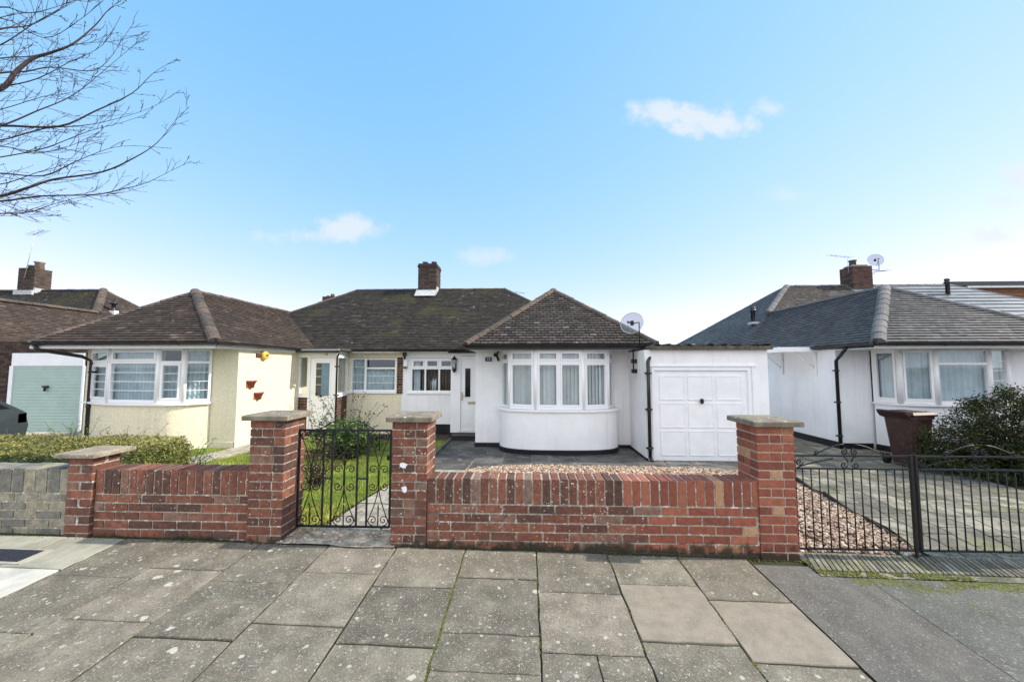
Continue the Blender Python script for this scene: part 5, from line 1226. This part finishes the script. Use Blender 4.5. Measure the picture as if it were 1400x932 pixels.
mb = MB(); M_ = Matrix.Translation((-6.25,8.9,.20)) @ Matrix.Rotation(R(90), 4, 'Y')
vs = []; prof = [(.0,.075),(.085,.07),(.105,.045),(.105,.0),(.09,-.02)]; n = 16
for (r_, h_) in prof:
    for j in range(n): a = 2*math.pi*j/n; vs.append((-6.26+h_, 8.93+r_*math.cos(a), .27+r_*math.sin(a)))
mb.mesh(vs, [(i*n+j, i*n+(j+1)%n, (i+1)*n+(j+1)%n, (i+1)*n+j) for i in range(len(prof)-1) for j in range(n)], 'yellow_plastic', .5, True); mb.box(-6.19,-6.178,8.89,8.97,.25,.29,'timber_brown'); mb.box(-6.28,-6.25,8.68,8.84,.22,.31,'brick_house')
mb.build('alarm_box', None, 'round yellow burglar alarm box under the eaves of the cream wall', 'alarm box', org=(-6.26,8.93,.27))
p = atY(555, 505, 11.28); mb = MB(); mb.box(p.x-.05,p.x+.05,11.22,11.30,-.0,.19,'white_paint',bev=.01); mb.box(p.x-.055,p.x+.045,11.17,11.25,-.05,-.01,'black_plastic')
mb.build('alarm_box', None, 'small white sensor box on the joint between the cream and white walls', 'alarm box', org=(p.x,11.28,.1))
p = atY(681, 481, 9.38); mb = MB(); mb.tube([(p.x,9.38,.36),(p.x-.02,9.3,.26)], .02, 'iron'); mb.box(p.x-.10,p.x+.0,9.24,9.32,.24,.33,'iron',bev=.02); mb.tube([(p.x-.02,9.3,.26),(p.x+.02,9.26,.14)], .028, 'iron')
mb.build('security_light', None, 'small black spotlight under the gutter beside the bay window', 'outdoor light', org=(p.x,9.35,.25))
p = atY(554, 486, 11.2); mb = MB(); mb.box(p.x-.05,p.x+.05,11.1,11.2,.3,.42,'iron',bev=.015); mb.tube([(p.x,11.12,.31),(p.x+.03,11.1,.22)], .03, 'iron')
mb.build('security_light', None, 'small black spotlight under the gutter between the two recessed windows', 'outdoor light', org=(p.x,11.2,.3))
# wall planters on the cream flank
for k, (px, py, lab) in enumerate(((342,525,'higher terracotta planter on the cream side wall'), (352,541,'lower terracotta planter on the cream side wall'))):
    d = ray(px, py); kk = -6.28/d.x; c = d*kk
    mb = MB(); n = 10; vs = []
    for (r_, z) in ((.05,-.09),(.12,.055),(.135,.055),(.135,.085),(.12,.085),(.10,.05)):
        for j in range(n+1): a = -math.pi/2+math.pi*j/n; vs.append((-6.275+r_*math.cos(a)*.95, c.y+r_*math.sin(a), c.z+z))
    m = n+1; mb.mesh(vs, [(i*m+j, i*m+j+1, (i+1)*m+j+1, (i+1)*m+j) for i in range(5) for j in range(n)]+[tuple(range(m-1,-1,-1))], 'terracotta', .5, True)
    mb.box(-6.278,-6.27,c.y-.13,c.y+.13,c.z-.08,c.z+.08,'terracotta',.3)
    mb.build('wall_planter', None, lab, 'planter', 'terracotta planters on the cream wall', org=(-6.28,c.y,c.z-.09))

# satellite dish on its bent mast
def dish(name, base, ctr, rad, aim, label, bent, mat):
    t = thing(name, base, label, 'satellite dish'); mb = MB(); aim = Vector(aim).normalized(); s_ = aim.cross(Vector((0,0,1))).normalized(); u_ = s_.cross(aim)
    c = Vector(ctr); vs = [c-aim*rad*.16]; n = 28; rings = 5
    for i in range(1, rings+1):
        f = i/rings
        for j in range(n): a = 2*math.pi*j/n; vs.append(c+s_*math.cos(a)*rad*f+u_*math.sin(a)*rad*f*.95-aim*rad*.16*(1-f*f))
    fs = [(0, 1+(j+1)%n, 1+j) for j in range(n)]
    for i in range(rings-1):
        for j in range(n): fs.append((1+i*n+j, 1+i*n+(j+1)%n, 1+(i+1)*n+(j+1)%n, 1+(i+1)*n+j))
    mb.mesh(vs, fs, mat, .5, True); mb.tube([vs[1+(rings-1)*n+j] for j in list(range(n))+[0]], .007, 'lead', 5, caps=False); mb.build('reflector', t)
    mb = MB(); mb.tube(bent, .016, 'iron', 8); mb.tube([bent[-1], c-aim*rad*.16], .014, 'iron', 6); mb.box(c.x-.03-aim.x*rad*.1, c.x+.03-aim.x*rad*.1, c.y-.03-aim.y*rad*.16, c.y+.03-aim.y*rad*.16, c.z-.05, c.z+.05, 'iron'); mb.build('mast', t)
    mb = MB(); e = c+aim*rad*.95-u_*rad*.25; b = c-u_*rad*.95; mb.tube([b, e], .009, 'lead', 5); mb.tube([e, e-aim*.09+u_*.02], .022, 'iron', 8); mb.build('lnb_arm', t); return t
p1 = atY(873, 442, 8.45)
t = dish('satellite_dish', (2.42,8.7,-.15), (p1.x-.17,8.36,p1.z+.0), .25, (-.55,-.8,.25), 'see through mesh satellite dish on a bent black mast above the bay window corner', [(2.40,8.75,-.15),(2.40,8.75,.36),(2.40,8.6,.42),(p1.x,8.40,.46),(p1.x,8.40,p1.z+.02)], 'dish_mesh')
for z in (.12, -.10):
    mb = MB(); mb.box(2.36,2.47,8.71,8.79,z-.045,z+.045,'iron'); mb.build('bracket', t)
mb = MB(); p = atY(1196, 357, 17.5)
dish('satellite_dish', (15.2,17.4,4.0), (p.x-.05,17.4,p.z+.03), .29, (-.3,-.9,.2), 'small pale satellite dish on the right hand brick chimney', [(15.17,17.45,4.3),(p.x+.12,17.45,4.3),(p.x+.12,17.45,p.z)], 'dish_mesh')
def aerial(base, top, boom, label, n=7, el=.35, r=.012):
    t = thing('tv_aerial', base, label, 'tv aerial', 'rooftop television aerials'); mb = MB(); mb.tube([base, top], r*1.3, 'lead', 6); mb.build('mast', t)
    mb = MB(); a, b = Vector(boom[0]), Vector(boom[1]); mb.tube([a, b], r, 'iron', 5); d = (b-a).normalized(); s_ = d.cross(Vector((0,0,1))).normalized()
    for i in range(n):
        c = a.lerp(b, i/(n-1)); mb.tube([c-s_*el*.5, c+s_*el*.5], r*.6, 'iron', 4)
    mb.build('array', t)
q = lambda x, y, Y: tuple(atY(x, y, Y))
aerial((-24.6,17.65,4.3), q(50,312,17.65), (q(45,321,17.5), q(60,315,18.2)), 'tall tv aerial on the far left chimney', 5, .5)
aerial((15.3,17.5,4.0), q(1200,369,17.5), (q(1197,371,17.5), q(1212,370,17.9)), 'small tv aerial on the right hand side of the right chimney', 5, .3, .01)
aerial(q(1160,372,17.3), q(1158,347,17.3), (q(1134,349,17.0), q(1163,352,17.6)), 'thin tv aerial boom reaching left from the right chimney', 6, .25, .007)
aerial(q(707,420,24), q(707,398,24), (q(704,399,24), q(717,401,24.5)), 'distant spindly tv aerial beyond the ridge of the white bungalow', 4, .6, .009)

# ------------------------------------------------------------------ wheelie bin
t = thing('wheelie_bin', (7.45,7.9,-1.93), 'brown wheelie bin with closed lid beside the large bush', 'wheelie bin')
def tbox(mb, M, x0, x1, y0, y1, z0, z1, e, mat):   # tapered box, e shrinks the bottom
    vs = []; 
    for z, k in ((z0, e), (z1, 0)):
        for (x, y) in ((x0+k+.05,y0+k),(x1-k-.05,y0+k),(x1-k,y0+k+.05),(x1-k,y1-k-.05),(x1-k-.05,y1-k),(x0+k+.05,y1-k),(x0+k,y1-k-.05),(x0+k,y0+k+.05)): vs.append(M @ Vector((x, y, z)))
    mb.mesh(vs, [(7,6,5,4,3,2,1,0), tuple(range(8, 16))]+[(j, (j+1)%8, 8+(j+1)%8, 8+j) for j in range(8)], mat, .5)
M_ = Matrix.Translation((7.45,7.9,-1.93)) @ Matrix.Rotation(R(14), 4, 'Z')
mb = MB(); tbox(mb, M_, -.24, .26, -.27, .27, .06, .95, .07, 'bin_brown'); tbox(mb, M_, -.27, .28, -.29, .29, .93, .985, .0, 'bin_brown')
for k in (-.12, 0, .12): mb.box(k-.01,k+.01,-.25,-.19,.15,.9,'bin_brown',.5,M_)
mb.build('body', t)
mb = MB(); vs = []
for (z, a, b, c) in ((.985,-.29,.29,.30),(1.02,-.31,.30,.305),(1.06,-.24,.27,.25),(1.07,-.1,.2,.16)):
    for (x, y) in ((a,-c),(b,-c),(b,c),(a,c)): vs.append(M_ @ Vector((x, y, z)))
mb.mesh(vs, [(3,2,1,0),(12,13,14,15)]+[(k*4+j, k*4+(j+1)%4, k*4+4+(j+1)%4, k*4+4+j) for k in range(3) for j in range(4)], 'bin_brown', .5)
mb.mesh([M_ @ Vector(p_) for p_ in ((-.31,-.26,.95),(-.31,.26,.95),(-.42,.24,1.06),(-.42,-.24,1.06),(-.27,-.26,1.02),(-.27,.26,1.02),(-.40,.24,1.09),(-.40,-.24,1.09))], [(0,3,2,1),(4,5,6,7),(0,4,7,3),(1,2,6,5),(3,7,6,2)], 'bin_brown', .5); mb.build('lid', t)
for s_ in (-1, 1):
    mb = MB(); c = M_ @ Vector((-.17, s_*.25, .10)); d = (M_ @ Vector((-.17, s_*.29, .10)))-c; mb.tube([c, c+d], .10, 'tyre', 16); mb.build('wheel', t)

# ------------------------------------------------------------------ parked car (tail end seen over the hedge)
t = thing('parked_car', (-11.9,6.1,-1.86), 'grey hatchback parked on the left drive, seen over the hedge', 'car')
X0, X1 = -12.76, -11.04; gz0 = -1.90
prof = [(8.15,.28),(8.20,.62),(8.14,.90),(7.98,1.03),(7.48,1.40),(6.8,1.49),(5.9,1.49),(5.3,1.38),(4.7,1.00),(4.1,.86),(4.0,.3)]
mb = MB(); top = []; n = len(prof)
def carw(h): return .0 if h < .9 else (h-.9)*.32
vs = []
for (y, h) in prof:
    w_ = carw(h)
    vs += [(X0+w_, y, gz0+h), (X0+w_+.08, y, gz0+h+.02*(h > .6)), (X1-w_-.08, y, gz0+h+.02*(h > .6)), (X1-w_, y, gz0+h)]
fs = [(4*i+j, 4*i+j+1, 4*i+5+j, 4*i+4+j) for i in range(n-1) for j in range(3)]
mb.mesh(vs, fs, 'car_paint', .5, True)
for xs_ in (0, 3):
    lowf = [vs[4*i+xs_] for i in range(n)]; 
    bot = []
    X = X0 if xs_ == 0 else X1
    # side skin with round wheel openings
    def arch(cy): return [(X, cy+.37*math.cos(a), gz0+.32+.37*math.sin(a)) for a in [math.pi*k/8 for k in range(9)]]
    outline = lowf+[(X, 4.0, gz0+.25)]+[p_ for p_ in arch(4.85)[::-1]]+[p_ for p_ in arch(7.38)[::-1]]+[(X, 8.15, gz0+.25)]
    mb.face(outline, 'car_paint')
bd_ = mb.build('body', t)
mb = MB()
for X, s_ in ((X0, -1), (X1, 1)):
    w2 = lambda h: X-s_*(carw(h)-.006)
    mb.face([(w2(1.0), 7.90, gz0+1.0), (w2(1.34), 7.44, gz0+1.34), (w2(1.42), 6.8, gz0+1.42), (w2(1.42), 5.9, gz0+1.42), (w2(1.31), 5.35, gz0+1.31), (w2(.99), 4.85, gz0+.99)], 'car_glass')
mb.face([(X0+.16, 7.96, gz0+1.06), (X1-.16, 7.96, gz0+1.06), (X1-.26, 7.54, gz0+1.37), (X0+.26, 7.54, gz0+1.37)], 'car_glass'); mb.build('window', t)
for (x, y) in ((X0+.1,4.85),(X1-.1,4.85),(X0+.1,7.38),(X1-.1,7.38)):
    mb = MB(); mb.tube([(x-.1,y,gz0+.32),(x+.1,y,gz0+.32)], .32, 'tyre', 24); w_ = mb.build('wheel', t); mb = MB(); mb.tube([(x-.104,y,gz0+.32),(x+.104,y,gz0+.32)], .2, 'alloy', 16); mb.build('rim', w_)
for x in (X0+.12, X1-.12):
    mb = MB(); mb.box(x-.12, x+.12, 8.02, 8.16, gz0+.66, gz0+.90, 'car_glass', bev=.02); mb.build('tail_light', t)
mb = MB(); mb.box(X0+.2, X1-.2, 4.5, 7.9, gz0+.15, gz0+.3, 'tyre'); mb.box(X0+.05, X1-.05, 4.4, 7.8, gz0+.3, gz0+.8, 'tyre'); mb.build('underbody', t)

# ------------------------------------------------------------------ foliage
def leaf(mb, c, s_, mat, t, d=None):
    a = Vector((rng.gauss(0,1), rng.gauss(0,1), rng.gauss(0,.7))).normalized() if d is None else d
    b = a.orthogonal().normalized(); b = (b*math.cos(k_ := rng.uniform(0, 6.28))+a.cross(b)*math.sin(k_))
    c = Vector(c); n_ = a.cross(b)*.12*s_
    mb.mesh([c-a*s_, c+b*s_*.42+n_, c+a*s_, c-b*s_*.42+n_], [(0,1,2,3)], mat, t)
# clipped hedge behind the stock brick wall
mb = MB(); hx0, hx1, hy0, hy1 = -9.5, -4.35, 3.95, 5.15
def hz(x, y): return -.935+.035*noise.noise(Vector((x*2.1, y*2.1, 0)))+.02*noise.noise(Vector((x*7, y*7, 0)))
def hend(y, z): return hx1-.16*sstep(4.7,5.15,y)-.12*sstep(-1.1,-.93,z)+.06*noise.noise(Vector((y*4, z*4, 2)))
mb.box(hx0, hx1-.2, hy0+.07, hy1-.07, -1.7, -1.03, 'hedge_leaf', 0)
for i in range(36000):
    r_ = rng.random()
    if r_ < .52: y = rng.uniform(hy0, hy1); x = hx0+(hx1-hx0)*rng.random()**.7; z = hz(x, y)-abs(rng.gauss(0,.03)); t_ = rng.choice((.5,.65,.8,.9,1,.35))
    elif r_ < .82: x = hx0+(hx1-hx0)*rng.random()**.7; z = rng.uniform(-1.5, -.94); y = hy0+abs(rng.gauss(0,.035))+.03*noise.noise(Vector((x*5, z*5, 0))); t_ = rng.uniform(.0,.32)  # front leaves tinted darker: the shade is put into their colour
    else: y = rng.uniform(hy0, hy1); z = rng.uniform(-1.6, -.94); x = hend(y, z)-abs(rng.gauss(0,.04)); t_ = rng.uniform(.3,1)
    if x > hend(y, z)+.02: continue
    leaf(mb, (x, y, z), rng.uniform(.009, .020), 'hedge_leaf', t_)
for i in range(70):   # stray shoots
    x = rng.uniform(-8, hx1); y = rng.uniform(hy0, hy1); z = hz(x, y); h = rng.uniform(.03,.11)
    for k in range(6): leaf(mb, (x+rng.gauss(0,.008), y+rng.gauss(0,.008), z+h*k/5), .012, 'hedge_leaf', rng.uniform(.4,.9))
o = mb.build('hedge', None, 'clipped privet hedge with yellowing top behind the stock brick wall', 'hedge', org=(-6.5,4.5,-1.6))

def stems(mb, base, n, hmin, hmax, spread, leaves, ls, mat, seed, lmat_t=(0,1), droop=.25, low=.15, stem='bark'):
    for i in range(n):
        a = rng.uniform(0, 6.28); h = rng.uniform(hmin, hmax); r_ = spread*rng.random()**.6; pts = []
        bx_, by_, bz_ = base[0]+rng.gauss(0,spread*.12), base[1]+rng.gauss(0,spread*.12), base[2]
        for k in range(7):
            f = k/6; pts.append(Vector((bx_+math.cos(a)*r_*f**1.4+rng.gauss(0,.012), by_+math.sin(a)*r_*f**1.4+rng.gauss(0,.012), bz_+h*(f-droop*f*f*r_/max(spread,.01)))))
        mb.tube(pts, .006, stem, 4, r1=.002, caps=False)
        for k in range(leaves):
            f = low+(1-low)*rng.random()**.8; j = min(5, int(f*6)); p_ = pts[j].lerp(pts[j+1], f*6-j)
            leaf(mb, p_+Vector((rng.gauss(0,.03), rng.gauss(0,.03), rng.gauss(0,.025))), rng.uniform(.6,1.2)*ls, mat, rng.uniform(*lmat_t))
# weedy growth at the end of the hedge
t = thing('weed_clump', (-4.6,5.3,-1.66), 'straggly green weeds growing beyond the end of the clipped hedge', 'weeds')
mb = MB(); stems(mb, (-4.75,5.25,-1.66), 30, .35, .72, .5, 22, .018, 'plant_leaf', 1); stems(mb, (-5.9,5.5,-1.66), 26, .5, .95, .7, 20, .016, 'plant_leaf', 2, (.3,1)); stems(mb, (-7.6,6.3,-1.7), 18, .6, 1.0, .6, 20, .02, 'plant_leaf', 2, (.3,1)); mb.build('foliage', t)
# shrub behind the small gate
t = thing('garden_shrub', (-3.75,8.0,-1.88), 'green leafy shrub with tall bare seeding stems on the lawn behind the small gate', 'shrub')
mb = MB(); stems(mb, (-3.75,8.0,-1.9), 120, .45, 1.0, .75, 70, .038, 'plant_leaf', 3, (.2,1)); stems(mb, (-3.75,8.0,-1.9), 50, .2, .6, .8, 40, .035, 'shrub_leaf', 3, (0,.6)); mb.build('foliage', t)
mb = MB(); stems(mb, (-3.7,8.0,-1.9), 16, 1.1, 1.55, .75, 12, .032, 'shrub_leaf', 4, (0,.5), .1, .55); stems(mb, (-4.3,7.8,-1.85), 9, .9, 1.35, .45, 12, .03, 'shrub_leaf', 4, (0,.5), .1, .5); mb.build('tall_stem', t)
t = thing('dead_plant', (-3.1,4.3,-1.62), 'small tangle of dry brown twigs at the foot of the tall left pillar', 'plant')
mb = MB(); stems(mb, (-2.95,4.05,-1.6), 60, .2, .62, .42, 7, .014, 'dry_leaf', 5, (0,1), .3); stems(mb, (-2.85,5.2,-1.6), 55, .3, .75, .5, 9, .018, 'dry_leaf', 5, (0,1), .3); mb.build('twigs', t)
# large bush by the drive
t = thing('large_bush', (9.0,7.3,-1.93), 'big dark evergreen bush with reddish tips in front of the right bay window', 'bush')
mb = MB()
for i in range(150):
    a = rng.uniform(0, 6.28); e_ = rng.random()**.5; tx, ty = 8.95+1.75*e_*math.cos(a), 7.15+.95*e_*math.sin(a); tz = -1.9+1.52*(1-.45*e_**2.2)*rng.uniform(.55,1.0)+.12*sstep(8, 10, tx)
    pts = [Vector((8.95+(tx-8.95)*.25+rng.gauss(0,.05), 7.2+(ty-7.2)*.25, -1.95))]
    for k in range(1, 6): f = k/5; pts.append(pts[0].lerp(Vector((tx, ty, tz)), f)+Vector((0,0,.22*math.sin(f*3.14)))+Vector((rng.gauss(0,.03), rng.gauss(0,.03), 0)))
    mb.tube(pts, .012, 'bark', 5, r1=.003, caps=False)
mb.build('branches', t)
mb = MB(); cl_ = []
while len(cl_) < 480:
    x, y, z = rng.uniform(-1,1), rng.uniform(-1,1), rng.uniform(0,1); d_ = math.sqrt(x*x+y*y+z*z)
    if .2 < d_ < 1.02: cl_.append((8.95+1.85*x, 7.15+1.0*y, -1.93+1.5*z+.05*noise.noise(Vector((x*3,y*3,z*3)))+.10*sstep(0,1,x)))
for (x, y, z) in cl_:
    s_ = rng.uniform(.10,.2); red = sstep(-.85,-.45,z)*sstep(8.6,10,x)
    dr_ = Vector((x-8.95, y-7.2, z+1.9)).normalized()
    for k in range(135):
        g_ = Vector((rng.gauss(0,1), rng.gauss(0,1), rng.gauss(0,.6)))*s_*.62; p_ = Vector((x, y, z))+g_+dr_*rng.uniform(-.05,.1)
        tt = rng.uniform(.0,.75)
        if rng.random() < .10+.55*red: tt = rng.uniform(.8,1)
        leaf(mb, p_, rng.uniform(.015,.032), 'shrub_leaf', tt)
mb.build('foliage', t)

# ------------------------------------------------------------------ bare street tree, trunk out of frame on the left
t = thing('street_tree', (-6.6,2.2,-1.55), 'leafless street tree whose budding twigs reach in at the upper left', 'tree')
mb = MB(); trunk_top = Vector((-6.5,2.35,1.0))
mb.tube([(-6.6,2.2,-1.6),(-6.6,2.2,-1.3),(-6.58,2.22,-.5),(-6.52,2.3,.4),trunk_top], .17, 'bark', 12, r1=.11); mb.build('trunk', t)
BR = [ # image points the limb passes, depth at frame edge and at tip, start radius
 ([(0,122),(22,98),(45,80),(70,72),(100,60),(130,35),(150,12),(178,-8)], 3.3, 3.8, .024),
 ([(0,100),(35,98),(70,92),(125,97),(150,80),(170,50),(184,30)], 3.6, 4.0, .010),
 ([(0,172),(50,152),(100,130),(150,90),(205,43)], 3.4, 3.9, .012),
 ([(0,172),(80,173),(130,152),(180,128),(210,100),(243,80)], 3.7, 4.2, .016),
 ([(0,192),(60,176),(110,172),(150,165),(205,148),(247,123)], 4.0, 4.3, .010),
 ([(0,268),(40,256),(75,245),(140,235),(185,215),(215,195),(240,165),(259,146)], 3.5, 3.9, .016),
 ([(0,275),(60,268),(130,266),(170,258),(200,250),(235,233),(262,220)], 3.9, 4.1, .012),
 ([(0,292),(40,290),(70,280),(120,268),(165,268)], 3.3, 3.5, .009),
 ([(0,80),(50,76),(110,60),(160,56),(203,43)], 3.9, 4.2, .009),
 ([(0,40),(40,35),(80,15),(115,-6)], 3.2, 3.4, .012),
 ([(0,215),(60,203),(120,180),(165,168),(205,155)], 4.2, 4.4, .010),
 ([(0,237),(60,240),(110,218),(165,200),(235,203)], 3.1, 3.4, .010),
 ([(0,150),(60,132),(90,128),(150,112)], 4.1, 4.4, .008),
 ([(0,62),(50,30),(95,4),(120,-20)], 3.8, 3.9, .010),
 ([(0,10),(40,18),(90,5),(130,-15)], 3.4, 3.6, .010),
 ([(0,200),(45,210),(95,200),(140,178)], 3.0, 3.2, .008),
 ([(0,252),(50,236),(90,222),(135,180)], 3.6, 3.8, .009),
 ([(0,295),(50,296),(85,293)], 3.6, 3.7, .006), ([(0,25),(60,52),(105,30),(140,2)], 3.1, 3.2, .008), ([(0,120),(50,108),(95,85),(140,62),(165,22)], 3.5, 3.7, .009),
]
mb = MB()
def bud(p, d, r_): mb.tube([p, p+d*r_*1.2, p+d*r_*2.6], r_, 'bark', 4, r1=.0008, caps=False)
def twig(p, d, ln, r_, lvl):
    n_ = max(4, int(ln/.045)); pts = [Vector(p)]; dd = Vector(d)
    for k in range(n_):
        dd = (dd+Vector((rng.gauss(0,.09), rng.gauss(0,.09), rng.gauss(.035,.08)))).normalized(); pts.append(pts[-1]+dd*ln/n_)
    mb.tube(pts, r_, 'bark', 4, r1=max(.0013, r_*.45), caps=False)
    for k in range(1, n_+1):
        if rng.random() < .62: s_ = (pts[k]-pts[k-1]).normalized(); bud(pts[k], (s_+Vector((rng.gauss(0,.5), rng.gauss(0,.5), rng.gauss(0,.5)))).normalized(), rng.uniform(.0025,.0045))
    if lvl > 0:
        for k in range(1, n_):
            if rng.random() < .42:
                s_ = (pts[k+1]-pts[k]).normalized(); a_ = s_.orthogonal().normalized(); a_ = Matrix.Rotation(rng.uniform(0,6.28), 3, s_) @ a_
                twig(pts[k], (s_*rng.uniform(.8,1.3)+a_*.75).normalized(), ln*rng.uniform(.3,.6)*(1-k/n_*.5), r_*.6, lvl-1)
for (pix, ya, yb, r0) in BR:
    P_ = []
    for i, (x, y) in enumerate(pix):
        f = i/(len(pix)-1); P_.append(atY(x, y, ya+(yb-ya)*f+rng.uniform(-.04,.04)))
    st = trunk_top+Vector((rng.uniform(-.05,.05), rng.uniform(-.05,.05), rng.uniform(-.5,0)))
    pre = [st.lerp(P_[0], f)+Vector((0,0,.14*math.sin(f*3.14))) for f in (0,.3,.6,.85)]
    full = smooth([tuple(v_) for v_ in pre+P_], 4); n_ = len(full)
    full = [Vector(v_) for v_ in full]
    for i in range(n_-1):
        rr0 = max(.0018, r0*1.45*(1-i/n_)**1.15); rr1 = max(.0018, r0*1.45*(1-(i+1)/n_)**1.15)
        mb.tube([full[i], full[i+1]], rr0, 'bark', 6, r1=rr1, caps=False)
    for i in range(10, n_-1):
        s_ = (full[i+1]-full[i]).normalized()
        if rng.random() < .6: bud(full[i], (s_+Vector((rng.gauss(0,.5), rng.gauss(0,.5), rng.gauss(0,.5)))).normalized(), .004)
        for q_ in range(1 if rng.random() < .68 else 0):
            a_ = s_.orthogonal().normalized(); a_ = Matrix.Rotation(rng.uniform(0,6.28), 3, s_) @ a_
            twig(full[i], (s_+a_*rng.uniform(.4,.8)).normalized(), rng.uniform(.2,.62)*(1.3-i/n_), .0026, 2 if rng.random() < .6 else 1)
mb.build('branches', t)

# ------------------------------------------------------------------ manhole cover in the left crossover
mb = MB(); z_ = lambda x, y, d: zp(x, y)+d
def plate(x0, x1, y0, y1, d0, d1, mat, t_=.5):
    mb.mesh([(x, y, z_(x, y, d)) for d in (d0, d1) for x, y in ((x0,y0),(x1,y0),(x1,y1),(x0,y1))], [(4,5,6,7),(0,1,5,4),(1,2,6,5),(2,3,7,6),(3,0,4,7)], mat, t_)
plate(-4.72,-3.98,2.97,3.19,-.01,.0075,'concrete_mid',1); plate(-4.68,-4.03,2.995,3.165,-.01,.011,'manhole_iron')
for i in range(26):
    for j in range(7): plate(-4.665+i*.0245,-4.665+i*.0245+.011,3.003+j*.0225,3.013+j*.0225,.008,.0135,'manhole_iron')
mb.build('manhole_cover', None, 'dark cast iron manhole cover set in the pale concrete crossover', 'manhole cover', org=(-4.3,3.08,-1.55))
S.render.engine = 'CYCLES'
S.cycles.max_bounces = 6; S.cycles.transparent_max_bounces = 12
